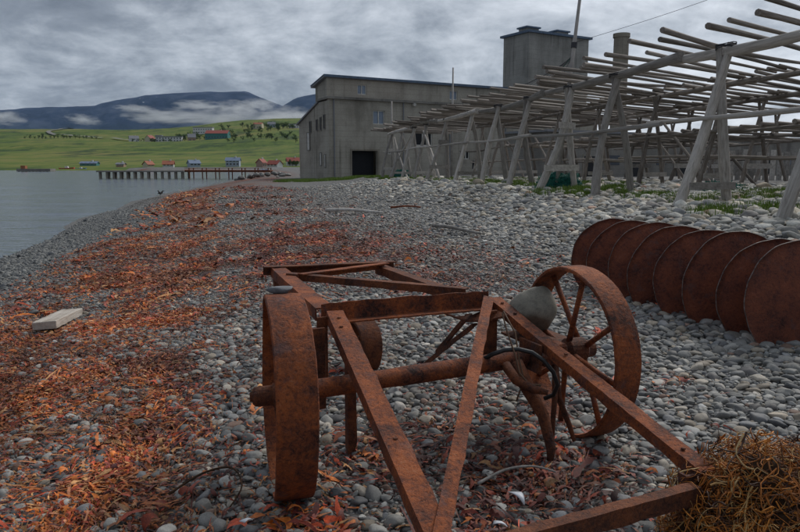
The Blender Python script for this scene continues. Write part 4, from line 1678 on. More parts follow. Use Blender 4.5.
# green net bundles
def net_bundle(x, y, s, label):
    g = float(ground_z(x, y))
    r_ = empty('net_bundle', (x, y, g), label, 'fishing net')
    bm = bmesh.new()
    bmesh.ops.create_icosphere(bm, subdivisions=4, radius=1)
    for v in bm.verts:
        k = 1 + 0.22 * mn.noise(v.co * 2.3 + Vector((x, y, 0))) + 0.12 * mn.noise(v.co * 7)
        v.co = Vector((v.co.x * s[0] * k, v.co.y * s[1] * k, max(-0.1, v.co.z) * s[2] * k))
    me = bpy.data.meshes.new('net'); bm.to_mesh(me); bm.free()
    me.materials.append(M['net_green'])
    link(bpy.data.objects.new('net', me), r_)
    mb = MB(); q = random.Random(int(x * 10))
    for k in range(160):
        a = q.uniform(0, 6.28); h = q.uniform(0.05, 0.95)
        p = Vector((x + s[0] * math.cos(a) * math.sqrt(1 - h * h * .8), y + s[1] * math.sin(a) * math.sqrt(1 - h * h * .8), g + s[2] * h))
        pts_ = [p + Vector((q.uniform(-.18, .18), q.uniform(-.1, .1), q.uniform(-.12, .12))) for _ in range(4)]
        mb.tube(pts_, 0.010, 4, cap=False)
    o = mb.build('twine', M['net_twine'], r_)
    o['kind'] = 'stuff'


net_bundle(5.85, 25.6, (0.78, 0.5, 0.62), 'large dark green net bundle under the planked trestle below the mast')
net_bundle(0.15, 60.0, (0.8, 0.5, 0.75), 'small teal net bundle under the far end of the front rack')
net_bundle(9.9, 21.4, (0.65, 0.5, 0.35), 'dark teal net bundle lying behind the white flowers')


# ------------------------------------------------------------------ concrete buildings
A2 = Vector((0.857, 0.515, 0)); B2 = Vector((-0.515, 0.857, 0))
K0 = Vector((-7.55, 75.0, 0.0))


def bp(a, b, z):
    return K0 + A2 * a + B2 * b + UP * z


fac = empty('concrete_factory', K0, 'large weathered grey concrete factory with a raised flat-roofed upper storey', 'building')


def prism(parent, name, mat, prof, a0, a1, org=None):
    """profile in (b, z) extruded along the facade from a0 to a1"""
    mb = MB()
    n = len(prof)
    vs = [bp(a0, b, z) for b, z in prof] + [bp(a1, b, z) for b, z in prof]
    fs = [tuple(range(n))[::-1], tuple(n + k for k in range(n))]
    for k in range(n):
        j = (k + 1) % n
        fs.append((k, j, j + n, k + n))
    mb.add(vs, fs)
    o = mb.build(name, M[mat], parent)
    bm = bmesh.new(); bm.from_mesh(o.data); bmesh.ops.recalc_face_normals(bm, faces=bm.faces[:]); bm.to_mesh(o.data); bm.free()
    return o


def wall_holes(parent, name, mat, a0, a1, z0, z1, b, th, holes):
    """front wall panel with real openings"""
    mb = MB()
    av = sorted({a0, a1, *[h[0] for h in holes], *[h[1] for h in holes]})
    zv = sorted({z0, z1, *[h[2] for h in holes], *[h[3] for h in holes]})
    for i in range(len(av) - 1):
        for j in range(len(zv) - 1):
            ca, cz = (av[i] + av[i + 1]) / 2, (zv[j] + zv[j + 1]) / 2
            if any(h[0] < ca < h[1] and h[2] < cz < h[3] for h in holes):
                continue
            mb.hexa([bp(av[i], b, zv[j]), bp(av[i + 1], b, zv[j]), bp(av[i + 1], b + th, zv[j]), bp(av[i], b + th, zv[j]),
                     bp(av[i], b, zv[j + 1]), bp(av[i + 1], b, zv[j + 1]), bp(av[i + 1], b + th, zv[j + 1]), bp(av[i], b + th, zv[j + 1])])
    o = mb.build(name, M[mat], parent)
    bm = bmesh.new(); bm.from_mesh(o.data)
    bmesh.ops.remove_doubles(bm, verts=bm.verts[:], dist=1e-4)
    # inner faces shared by two cells vanish
    seen = {}
    for f in bm.faces:
        c_ = f.calc_center_median()
        seen.setdefault((round(c_.x, 3), round(c_.y, 3), round(c_.z, 3)), []).append(f)
    bmesh.ops.delete(bm, geom=[f for fs in seen.values() if len(fs) > 1 for f in fs], context='FACES')
    bm.to_mesh(o.data); bm.free()
    return o


def window(parent, a0, a1, z0, z1, b, th, kind='pale', bars=1):
    g = {'pale': 'glass_pale', 'dark': 'glass_dark', 'black': 'dark_opening'}[kind]
    mb = MB()
    mb.hexa([bp(a0, b + th * .55, z0), bp(a1, b + th * .55, z0), bp(a1, b + th * .7, z0), bp(a0, b + th * .7, z0), bp(a0, b + th * .55, z1), bp(a1, b + th * .55, z1), bp(a1, b + th * .7, z1), bp(a0, b + th * .7, z1)])
    w = mb.build('window', M[g], parent)
    fr = 0.10
    mb = MB()
    for (x0, x1, y0, y1) in [(a0, a0 + fr, z0, z1), (a1 - fr, a1, z0, z1), (a0 + fr, a1 - fr, z0, z0 + fr), (a0 + fr, a1 - fr, z1 - fr, z1)] + \
            [(a0 + (a1 - a0) * k / (bars + 1) - .05, a0 + (a1 - a0) * k / (bars + 1) + .05, z0 + fr, z1 - fr) for k in range(1, bars + 1)]:
        mb.hexa([bp(x0, b + th * .3, y0), bp(x1, b + th * .3, y0), bp(x1, b + th * .52, y0), bp(x0, b + th * .52, y0), bp(x0, b + th * .3, y1), bp(x1, b + th * .3, y1), bp(x1, b + th * .52, y1), bp(x0, b + th * .52, y1)])
    mb.build('window_frame', M['frame_white'], w)
    return w


FL = 40.0
TH = 0.4
low_holes = [(2.7, 5.9, 0.2, 3.05), (5.35, 6.85, 5.95, 7.45), (7.1, 7.7, 2.7, 3.2), (10.6, 13.2, 3.7, 5.3), (19.0, 20.6, 0.9, 2.1), (27.0, 29.5, 2.6, 4.2), (17.6, 18.6, 2.2, 3.2)]
wall_holes(fac, 'front_wall', 'concrete', 0, FL, -0.6, 8.45, 0, TH, low_holes)
up_holes = [(4.8, 6.0, 9.35, 10.45), (17.4, 18.6, 9.35, 10.45)]
wall_holes(fac, 'upper_wall', 'concrete', 1.0, FL, 7.6, 11.0, 2.6, TH, up_holes)
# solid body behind the two front walls (side profile)
prism(fac, 'side_wall', 'concrete', [(TH + .003, -0.6), (TH + .003, 8.3), (2.55, 8.25), (2.55, -0.6)], 0.02, 0.42)
prism(fac, 'side_wall', 'concrete', [(2.6, -0.6), (2.6, 8.2), (8.2, 6.2), (8.2, -0.6)], 0.04, 0.46)
prism(fac, 'side_wall', 'concrete', [(2.6 + TH + .003, 7.4), (2.6 + TH + .003, 10.95), (5.6, 10.2), (5.6, 7.0)], 1.02, 1.42)
prism(fac, 'rear_wall', 'concrete', [(7.8, -0.6), (7.8, 6.1), (8.19, 6.0), (8.19, -0.6)], 0.47, FL)
prism(fac, 'end_wall', 'concrete', [(TH + .003, -0.6), (TH + .003, 8.3), (5.6, 8.25), (7.79, 6.1), (7.79, -0.6)], FL - 0.4, FL - 0.01)
# roofs
rf = prism(fac, 'roof', 'concrete_dark', [(-0.25, 8.452), (-0.25, 8.66), (2.598, 8.56), (2.598, 8.352)], -0.22, FL + 0.2)
prism(fac, 'roof_edge', 'concrete_dark', [(-0.33, 8.44), (-0.33, 8.70), (-0.254, 8.70), (-0.254, 8.44)], -0.26, FL + 0.2).parent = rf
rf2 = prism(fac, 'roof', 'roof_grey', [(2.25, 11.003), (2.25, 11.20), (5.95, 10.30), (5.95, 10.10)], 0.6, FL + 0.2)
prism(fac, 'roof_edge', 'roof_edge', [(2.17, 11.00), (2.17, 11.26), (2.246, 11.26), (2.246, 11.00)], 0.55, FL + 0.25).parent = rf2
prism(fac, 'roof_edge', 'roof_edge', [(2.25, 11.205), (2.25, 11.27), (5.97, 10.38), (5.97, 10.305)], 0.55, 0.85).parent = rf2
prism(fac, 'roof', 'roof_grey', [(5.4, 7.22), (5.4, 7.40), (8.6, 6.25), (8.6, 6.05)], -0.15, FL)
prism(fac, 'roof_edge', 'roof_grey', [(2.6, 8.22), (2.6, 8.40), (5.39, 7.41), (5.39, 7.23)], -0.15, 1.0)
for k, h in enumerate(low_holes):
    if k == 0:
        mb = MB()
        mb.hexa([bp(2.72, .9, .2), bp(5.88, .9, .2), bp(5.88, 1.0, .2), bp(2.72, 1.0, .2), bp(2.72, .9, 3.04), bp(5.88, .9, 3.04), bp(5.88, 1.0, 3.04), bp(2.72, 1.0, 3.04)])
        d = mb.build('doorway', M['dark_opening'], fac)
        mb = MB()
        for (x0, x1, y0, y1) in ((2.5, 2.695, -.3, 3.25), (5.905, 6.1, -.3, 3.25), (2.695, 5.905, 3.055, 3.25)):
            mb.hexa([bp(x0, -.05, y0), bp(x1, -.05, y0), bp(x1, -.003, y0), bp(x0, -.003, y0), bp(x0, -.05, y1), bp(x1, -.05, y1), bp(x1, -.003, y1), bp(x0, -.003, y1)])
        mb.build('door_frame', M['concrete_pale'], d)
    else:
        window(fac, h[0], h[1], h[2], h[3], 0, TH, 'pale' if k == 1 else 'black', 1)
for h in up_holes:
    window(fac, h[0], h[1], h[2], h[3], 2.6, TH, 'pale', 1)
for a_ in (0.55, 9.2, 15.6, 24.0):      # downpipes
    mb = MB(); mb.tube([bp(a_, -.12, 8.4), bp(a_, -.12, 0.2), bp(a_, -.3, 0.0)], [.07, .07, .07], 8)
    mb.build('downpipe', M['roof_grey'], fac)
# rusty drips of sheet iron under the upper windows
for (a0, a1) in ((3.6, 6.4), (8.0, 10.5)):
    mb = MB()
    mb.hexa([bp(a0, .4, 8.665), bp(a1, .4, 8.665), bp(a1, 1.2, 8.64), bp(a0, 1.2, 8.64), bp(a0, .4, 8.78), bp(a1, .4, 8.78), bp(a1, 1.2, 8.76), bp(a0, 1.2, 8.76)])
    mb.build('rusty_sheet', M['rust_sheet'], fac)
# slots and pale boarded openings in the gable end
for (b0, b1, z0, z1, mt) in ((0.95, 1.25, 5.4, 6.8, 'dark_opening'), (1.9, 2.2, 5.3, 6.6, 'dark_opening'), (2.9, 3.2, 5.3, 6.4, 'dark_opening'), (4.7, 5.0, 5.2, 6.3, 'dark_opening'), (5.1, 5.75, 3.2, 5.1, 'frame_white'), (2.0, 2.35, 1.5, 2.8, 'frame_white'), (0.95, 1.2, 1.3, 2.6, 'frame_white')):
    mb = MB()
    mb.hexa([bp(-.035, b0, z0), bp(.012, b0, z0), bp(.012, b1, z0), bp(-.035, b1, z0), bp(-.035, b0, z1), bp(.012, b0, z1), bp(.012, b1, z1), bp(-.035, b1, z1)])
    w = mb.build('window', M[mt], fac)
    mb = MB()
    for (c0_, c1_, e0, e1) in ((b0 - .08, b0 - .003, z0 - .08, z1 + .08), (b1 + .003, b1 + .08, z0 - .08, z1 + .08), (b0, b1, z0 - .08, z0 - .003), (b0, b1, z1 + .003, z1 + .08)):
        mb.hexa([bp(-.07, c0_, e0), bp(.01, c0_, e0), bp(.01, c1_, e0), bp(-.07, c1_, e0), bp(-.07, c0_, e1), bp(.01, c0_, e1), bp(.01, c1_, e1), bp(-.07, c1_, e1)])
    mb.build('window_frame', M['concrete_dark'], w)
mb = MB(); mb.tube([bp(10.6, -.1, 8.3), bp(10.6, -.35, 8.25)], [.22, .16], 10)
mb.build('wall_lamp', M['frame_white'], fac)

# tower
tw = empty('concrete_tower', bp(28.3, 0.9, 7.0), 'tall plain grey concrete tower with two roof vents above the racks', 'tower')
ta, tb, tl, tdp = 28.3, 0.9, 10.4, 5.0
mb = MB()
mb.hexa([bp(ta, tb, 6.5), bp(ta + tl, tb, 6.5), bp(ta + tl, tb + tdp, 6.5), bp(ta, tb + tdp, 6.5), bp(ta, tb, 18.0), bp(ta + tl, tb, 18.0), bp(ta + tl, tb + tdp, 18.0), bp(ta, tb + tdp, 18.0)])
mb.build('tower_wall', M['concrete_tower'], tw)
mb = MB()
e_ = 0.35
mb.hexa([bp(ta - e_, tb - e_, 18.004), bp(ta + tl + e_, tb - e_, 18.004), bp(ta + tl + e_, tb + tdp + e_, 18.004), bp(ta - e_, tb + tdp + e_, 18.004), bp(ta - e_, tb - e_, 18.28), bp(ta + tl + e_, tb - e_, 18.28), bp(ta + tl + e_, tb + tdp + e_, 18.28), bp(ta - e_, tb + tdp + e_, 18.28)])
mb.build('roof', M['roof_edge'], tw)
for (a0, b0) in ((1.0, 1.6), (6.2, 1.6)):
    mb = MB()
    mb.hexa([bp(ta + a0, tb + b0, 18.283), bp(ta + a0 + 2, tb + b0, 18.283), bp(ta + a0 + 2, tb + b0 + 1.6, 18.283), bp(ta + a0, tb + b0 + 1.6, 18.283), bp(ta + a0, tb + b0, 18.95), bp(ta + a0 + 2, tb + b0, 18.95), bp(ta + a0 + 2, tb + b0 + 1.6, 18.95), bp(ta + a0, tb + b0 + 1.6, 18.95)])
    v_ = mb.build('roof_vent', M['concrete_tower'], tw)
    mb = MB()
    mb.hexa([bp(ta + a0 - .2, tb + b0 - .2, 18.954), bp(ta + a0 + 2.2, tb + b0 - .2, 18.954), bp(ta + a0 + 2.2, tb + b0 + 1.8, 18.954), bp(ta + a0 - .2, tb + b0 + 1.8, 18.954), bp(ta + a0 - .2, tb + b0 - .2, 19.14), bp(ta + a0 + 2.2, tb + b0 - .2, 19.14), bp(ta + a0 + 2.2, tb + b0 + 1.8, 19.14), bp(ta + a0 - .2, tb + b0 + 1.8, 19.14)])
    mb.build('vent_cap', M['roof_edge'], v_)

# chimney
ch = empty('chimney', (26.2, 85, 0.2), 'round tan concrete chimney standing right of the tower', 'chimney')
mb = MB(); mb.tube([(26.2, 85, -0.5), (26.2, 85, 9), (26.2, 85, 16.4)], [0.95, 0.9, 0.86], 24)
mb.build('stack', M['concrete_pale'], ch, smooth=False)
mb = MB(); mb.tube([(26.2, 85, 16.404), (26.2, 85, 16.85)], [0.98, 0.98], 24)
mb.build('cap_ring', M['concrete_pale'], ch)

# low shed behind the racks
S0 = Vector((13.0, 62.0, 0))
shed = empty('concrete_shed', S0, 'long low grey concrete shed behind the drying racks', 'building')


def sp_(a, b, z):
    return S0 + A2 * a + B2 * b + UP * z


def sbox(parent, name, mat, a0, a1, b0, b1, z0, z1):
    mb = MB()
    mb.hexa([sp_(a0, b0, z0), sp_(a1, b0, z0), sp_(a1, b1, z0), sp_(a0, b1, z0), sp_(a0, b0, z1), sp_(a1, b0, z1), sp_(a1, b1, z1), sp_(a0, b1, z1)])
    return mb.build(name, M[mat], parent)


sbox(shed, 'wall', 'concrete_dark', 0, 80, 0, 6, -0.6, 4.4)
sbox(shed, 'roof', 'roof_grey', -.3, 80.3, -.3, 6.3, 4.403, 4.6)
for a0 in (4.5, 11, 17.5, 25, 33, 41):
    d = sbox(shed, 'door', 'dark_opening', a0, a0 + 1.6, -.03, .02, 0.1, 2.3)
    sbox(shed, 'door_frame', 'concrete_pale', a0 - .15, a0 - .003, -.05, .02, 0.1, 2.45).parent = d
    sbox(shed, 'door_frame', 'concrete_pale', a0 + 1.603, a0 + 1.75, -.05, .02, 0.1, 2.45).parent = d
for a0 in (7.8, 14.5, 21, 29, 37, 45):
    sbox(shed, 'window', 'glass_dark', a0, a0 + 1.4, -.03, .02, 1.5, 2.4)
# thin board fence between the last trestles and the shed
fen = empty('board_fence', (20, 44, 0.6), 'low grey board fence running behind the right hand trestles', 'fence')
fa, fb = Vector((17.6, 40.5, 0)), Vector((33.0, 36.0, 0))
for k in range(46):
    p = fa.lerp(fb, k / 45.0)
    g = float(ground_z(p.x, p.y))
    h = rk.uniform(1.55, 1.8)
    d = (fb - fa).normalized()
    mesh_obj('board', PLM, fen, (p.x, p.y, g - 0.05), UP, (h, 0.03, 0.30))
for k in (0.25, 1.3):
    a = fa + UP * (0.7 + k); b = fb + UP * (0.7 + k)
    mesh_obj('fence_rail', PLM, fen, a + Vector((0, .06, 0)), b - a, ((b - a).length, 0.05, 0.09))
# ------------------------------------------------------------------ grass tufts and flowers before the racks
def blades(name, spots, mat, label, hmin, hmax, n_per, spread):
    mb = MB(); q = random.Random(77)
    vs, fs = [], []
    for (x, y, k) in spots:
        for _ in range(int(n_per * k)):
            bx, by = x + q.gauss(0, spread * k), y + q.gauss(0, spread * k * 1.6)
            bz = float(ground_z(bx, by)) - 0.02
            h = q.uniform(hmin, hmax)
            a = q.uniform(0, 6.28); lean = q.uniform(0.1, 0.6) * h
            w = 0.006 + 0.008 * q.random()
            dx, dy = math.cos(a), math.sin(a)
            o = len(vs)
            vs += [(bx - dy * w, by + dx * w, bz), (bx + dy * w, by - dx * w, bz), (bx + dx * lean * .4 + dy * w * .7, by + dy * lean * .4 - dx * w * .7, bz + h * .6),
                   (bx + dx * lean * .4 - dy * w * .7, by + dy * lean * .4 + dx * w * .7, bz + h * .6), (bx + dx * lean, by + dy * lean, bz + h)]
            fs += [(o, o + 1, o + 2, o + 3), (o + 3, o + 2, o + 4)]
    mb.v, mb.f = vs, fs
    o = mb.build(name, M[mat], None)
    return tag(o, label, 'grass', None, 'stuff')


gs_ = []
q = random.Random(12)
for _ in range(85):
    y = q.uniform(13, 66)
    x = row_x(y, 0) + q.choice([-1.4, -0.7, 0.2, 0.9, 2.0, 3.5, 5.0]) + q.uniform(-.5, .5)
    gs_.append((x, y, q.uniform(0.25, 1.0)))
for _ in range(26):
    gs_.append((q.uniform(-12, 1), q.uniform(62, 72), q.uniform(0.6, 1.5)))
gs_ += [(7.0, 19.6, 1.0), (7.3, 20.0, 0.8), (8.6, 18.2, 1.0), (9.2, 18.8, 1.0), (7.9, 17.4, 0.7), (5.2, 28.5, 0.9), (4.2, 33, 1.0), (6.9, 23.3, 0.9), (9.9, 19.5, 1.1), (10.8, 20.0, 1.1)]
blades('beach_grass', gs_, 'grass', 'green grass tufts growing among stones under the racks', 0.08, 0.27, 800, 0.36)

# white flower patch
mb = MB()
for _ in range(420):
    x, y = 8.75 + q.gauss(0, 0.42), 18.6 + q.gauss(0, 0.35)
    z = float(ground_z(x, y)) + q.uniform(0.05, 0.34)
    s = q.uniform(0.012, 0.026)
    M3 = Euler((q.uniform(-.6, .6), q.uniform(-.6, .6), q.uniform(0, 3))).to_matrix()
    mb.add([Vector((x, y, z)) + M3 @ Vector((s * math.cos(a), s * math.sin(a), 0.3 * s * (k % 2))) for k, a in enumerate([i * 1.0472 for i in range(6)])], [(0, 1, 2, 3, 4, 5)])
tag(mb.build('white_flowers', M['flower'], None), 'patch of small white flowers at the foot of a trestle leg', 'flowers', None, 'stuff')

# rubble heap at the head of the beach
rub = random.Random(4)
for k in range(40):
    x = rub.gauss(-17.8, 2.0); y = rub.uniform(84, 100)
    s = rub.uniform(0.18, 0.55)
    o = bpy.data.objects.new('rubble_rock', stone_obj_meshes[k % 14])
    link(o)
    o.location = (x, y, float(ground_z(x, y)) + 0.05 + 0.4 * math.exp(-((x + 17.8) / 1.8) ** 2))
    o.scale = (s, s * .8, s * .6)
    o.rotation_euler = (rub.uniform(-.4, .4), rub.uniform(-.4, .4), rub.uniform(0, 6))
    g_ = rub.uniform(.75, 1.15)
    o.color = (0.17 * g_, 0.168 * g_, 0.16 * g_, 1)
    tag(o, 'grey rock in the rubble heap where the wooden jetty meets the land', 'rock', 'rubble heap at the jetty')


# ------------------------------------------------------------------ piers
JY = 122.0
pier = empty('concrete_pier', (-45, JY, SEA_Z), 'concrete pier on pale pillars standing in the sea', 'pier')
mb = MB(); mb.box((-45.2, JY + 2, 0.42), (15.2, 5, 0.26))
mb.build('deck', M['concrete_dark'], pier)
for k in range(13):
    x = -52.3 + k * 1.2
    for yy_ in (0.0, 3.6):
        mb = MB(); mb.box((x, JY + yy_, -0.70), (0.36, 0.42, 1.97))
        mb.build('pillar', M['concrete_pale'], pier)
jet = empty('wooden_jetty', (-30, JY, SEA_Z), 'thin-legged reddish wooden jetty joining the concrete pier to the shore', 'jetty')
for k in range(34):
    x = -37.4 + k * 0.44
    mb = MB(); mb.box((x, JY + 1.4, 0.55), (0.40, 2.6, 0.12))
    mb.build('deck_plank', M['jetty_wood'], jet)
mb = MB(); mb.box((-30.1, JY + 0.3, 0.38), (15.0, 0.2, 0.2)); mb.build('beam', M['jetty_wood'], jet)
mb = MB(); mb.box((-30.1, JY + 2.5, 0.38), (15.0, 0.2, 0.2)); mb.build('beam', M['jetty_wood'], jet)
for k in range(7):
    x = -36.8 + k * 2.3
    for yy_ in (0.1, 2.7):
        mb = MB(); mb.box((x, JY + yy_, -0.36), (0.16, 0.16, 2.76)); mb.build('post', M['jetty_wood'], jet)
for z in (0.98,):
    mb = MB(); mb.box((-30.1, JY + 0.01, z), (15.0, 0.06, 0.09)); mb.build('hand_rail', M['jetty_wood'], jet)
# far mole
mole = empty('far_mole', (-130, 250, SEA_Z), 'low dark mole far out on the left of the bay', 'mole')
mb = MB(); mb.box((-130, 250, -0.25), (12, 4, 0.9)); mb.build('deck', M['concrete_dark'], mole)
for k in range(9):
    mb = MB(); mb.box((-135 + k * 1.25, 247.9, -1.2), (0.5, 0.4, 1.4)); mb.build('pillar', M['concrete_dark'], mole)
mb = MB(); mb.box((-134.3, 250, 0.75), (1.6, 1.6, 1.1)); mb.build('hut', M['rust_sheet'], mole)


# ------------------------------------------------------------------ houses
def house(x, y, L, D, H, roof_h, wall, roof, rz, label, nwin=3, flat=False, storeys=1, group='houses across the bay', sink=0.3):
    z = float(hill_z(x, y)) - sink
    r_ = empty('house', (x, y, z), label, 'house', group)
    r_.rotation_euler = (0, 0, R(rz))

    def part(name, mat, vs, fs, parent=None):
        me = bpy.data.meshes.new(name)
        me.from_pydata([tuple(v) for v in vs], [], fs)
        me.materials.append(M[mat])
        o = bpy.data.objects.new(name, me)
        link(o, parent or r_)
        return o

    def bx(name, mat, x0, x1, y0, y1, z0, z1, parent=None):
        b = MB().hexa([(x0, y0, z0), (x1, y0, z0), (x1, y1, z0), (x0, y1, z0), (x0, y0, z1), (x1, y0, z1), (x1, y1, z1), (x0, y1, z1)])
        return part(name, mat, b.v, b.f, parent)
    if y < 400:
        L, D, H, roof_h = L * .86, D * .86, H * .86, roof_h * .86
    HH = H + sink
    l, d = L / 2, D / 2
    if flat:
        bx('wall', wall, -l, l, -d, d, -1.5, HH)
        bx('roof', roof, -l - .4, l + .4, -d - .4, d + .4, HH + .004, HH + roof_h)
    else:
        part('wall', wall, [(-l, -d, -1.5), (l, -d, -1.5), (l, d, -1.5), (-l, d, -1.5), (-l, -d, HH), (l, -d, HH), (l, d, HH), (-l, d, HH), (-l, 0, HH + roof_h), (l, 0, HH + roof_h)],
             [(3, 2, 1, 0), (0, 1, 5, 4), (2, 3, 7, 6), (1, 2, 6, 9, 5), (3, 0, 4, 8, 7), (4, 5, 9, 8), (6, 7, 8, 9)])
        e, t_ = 0.4, 0.22
        sl = roof_h / d
        rv = []
        for xx_ in (-l - e, l + e):
            rv += [(xx_, -d - e, HH - sl * e + .02), (xx_, 0, HH + roof_h + .02), (xx_, d + e, HH - sl * e + .02), (xx_, -d - e, HH - sl * e + t_), (xx_, 0, HH + roof_h + t_), (xx_, d + e, HH - sl * e + t_)]
        rfo = part('roof', roof, rv, [(0, 1, 7, 6), (1, 2, 8, 7), (3, 9, 10, 4), (4, 10, 11, 5), (0, 6, 9, 3), (2, 5, 11, 8), (0, 3, 4, 1), (1, 4, 5, 2), (6, 7, 10, 9), (7, 8, 11, 10)])
        bx('chimney', 'wall_white', l * .3, l * .3 + .6, -.3, .3, HH + roof_h - .3, HH + roof_h + .9, rfo)
    for s in range(storeys):
        zb = sink + 0.9 + s * (H / storeys)
        for k in range(nwin):
            cx_ = -l + L * (k + 0.5) / nwin
            ww = min(1.6, L / nwin * 0.55) / 2
            hh = min(1.4, H / storeys * .5)
            w = bx('window', 'glass_dark', cx_ - ww, cx_ + ww, -d - .06, -d + .01, zb, zb + hh)
            if not flat:
                bx('sill', 'frame_white', cx_ - ww - .1, cx_ + ww + .1, -d - .16, -d + .01, zb - .12, zb - .004, w)
    return r_


def hx(px, y):
    return (px - 400) / 693.0 * y


house(hx(173, 930), 930, 33, 10, 6.0, 1.2, 'wall_white', 'roof_grey', 8, 'long white two-storey building with flat grey roof on the green hill', 9, True, 2)
house(hx(163, 945), 945, 8, 9, 8.5, 1.0, 'wall_white', 'roof_grey', 8, 'taller white block at the left end of the long white building', 2, True, 2)
house(hx(138, 960), 960, 12, 9, 4.5, 4.0, 'wall_white', 'roof_grey', 30, 'small white house with grey gable roof at the hill road', 2)
house(hx(154, 950), 950, 10, 9, 5.5, 4.0, 'wall_cream', 'roof_red', 70, 'narrow cream house with dull red roof left of the long white building', 2)
house(hx(221, 900), 900, 29, 14, 6.5, 4.0, 'wall_teal', 'roof_red', -4, 'wide teal building with low red roof among the hill trees', 8)
house(hx(195, 930), 930, 10, 9, 5, 4.5, 'wall_tan', 'roof_grey', 20, 'small grey-roofed house half hidden left of the teal building', 2)
house(hx(207, 1080), 1080, 30, 9, 8.5, 1.0, 'wall_white', 'roof_grey', -4, 'pale two-storey terrace above the teal building', 8, True, 2)
house(hx(261, 1100), 1100, 14, 10, 6.5, 2.5, 'wall_cream', 'roof_orange', -8, 'cream house with orange roof high on the green hill', 3)
house(hx(274, 1130), 1130, 12, 9, 5, 3.5, 'wall_blue', 'roof_grey', 4, 'pale blue house beside the cream one on the hilltop', 3)
house(hx(296, 1120), 1120, 16, 9, 5.5, 1.0, 'wall_white', 'roof_grey', 4, 'flat-roofed white house on the hilltop next to the factory corner', 4, True)
house(hx(151, 352), 352, 4.58, 4.40, 1.67, 1.76, 'wall_cream', 'roof_orange', 60, 'small cream shore hut with bright orange roof behind the pier', 2)
house(hx(171, 352), 352, 5.98, 5.28, 1.76, 1.85, 'wall_white', 'roof_orange', 12, 'wider white shore house with orange roof behind the pier', 3)
house(hx(124, 356), 356, 4.40, 3.96, 1.50, 0.79, 'wall_tan', 'roof_grey', 0, 'low brown shed on the shore left of the orange-roofed houses', 2)
house(hx(196, 356), 356, 6.16, 5.28, 2.11, 1.76, 'wall_blue', 'roof_blue', 35, 'pale blue shore house with slate blue roof behind the jetty', 3)
house(hx(235, 360), 360, 7.92, 5.72, 3.52, 1.67, 'wall_blue', 'roof_blue', 4, 'large blue-white house with slate roof on the shore behind the jetty', 4, False, 2)
house(hx(263, 345), 345, 4.05, 4.40, 2.99, 1.94, 'wall_tan', 'roof_red', 66, 'tall narrow red shore house left of the blue boat', 2, False, 2)
house(hx(276, 352), 352, 7.48, 5.28, 1.85, 1.94, 'wall_white', 'roof_red', -28, 'white shore house with red roof right above the blue boat', 3)
house(hx(294, 372), 372, 7.48, 5.72, 2.82, 2.02, 'wall_white', 'roof_red', 14, 'white house with red roof and dark bush beside the factory', 3)
house(hx(93, 372), 372, 10.0, 5, 1.4, 1.0, 'wall_teal', 'roof_blue', 0, 'low blue-green boathouse on the far shore behind the sea', 4)


def boat(x, y, z, L, mat, rz, label):
    r_ = empty('boat', (x, y, z), label, 'boat')
    r_.rotation_euler = (0, 0, R(rz))
    vs, fs = [], []
    n = 9
    for i in range(n):
        a = i / (n - 1)
        w = L * 0.17 * (math.sin(math.pi * (0.18 + 0.72 * (1 - a))) ** 0.7)
        xx_ = (a - .5) * L
        sh = L * 0.03 * (2 * a - 0.7) ** 2
        vs += [(xx_, -w, L * .13 + sh), (xx_, -w * .6, 0.02 + sh * .4), (xx_, w * .6, 0.02 + sh * .4), (xx_, w, L * .13 + sh)]
    for i in range(n - 1):
        for k in range(3):
            a = i * 4 + k
            fs.append((a, a + 4, a + 5, a + 1))
        fs.append((i * 4 + 3, i * 4 + 7, i * 4 + 4, i * 4))
    fs += [(0, 1, 2, 3), tuple((n - 1) * 4 + k for k in (3, 2, 1, 0))]
    me = bpy.data.meshes.new('hull'); me.from_pydata(vs, [], fs); me.materials.append(M[mat])
    link(bpy.data.objects.new('hull', me), r_)
    b = MB().hexa([(-L * .1, -L * .08, L * .13), (L * .12, -L * .08, L * .13), (L * .12, L * .08, L * .13), (-L * .1, L * .08, L * .13), (-L * .1, -L * .07, L * .25), (L * .09, -L * .07, L * .25), (L * .09, L * .07, L * .25), (-L * .1, L * .07, L * .25)])
    me = bpy.data.meshes.new('cabin'); me.from_pydata(b.v, [], b.f); me.materials.append(M['wall_white'])
    link(bpy.data.objects.new('cabin', me), r_)


boat(-30.6, 156, float(ground_z(-30.6, 156)) + 0.5, 2.6, 'boat_blue', 5, 'small bright blue boat drawn up by the shore houses')
boat(hx(70, 330), 330, SEA_Z, 7, 'boat_red', 3, 'red boat moored by the far shore beyond the mole')
boat(hx(84, 332), 332, SEA_Z, 5, 'boat_blue', -5, 'small blue boat moored by the far shore beyond the mole')


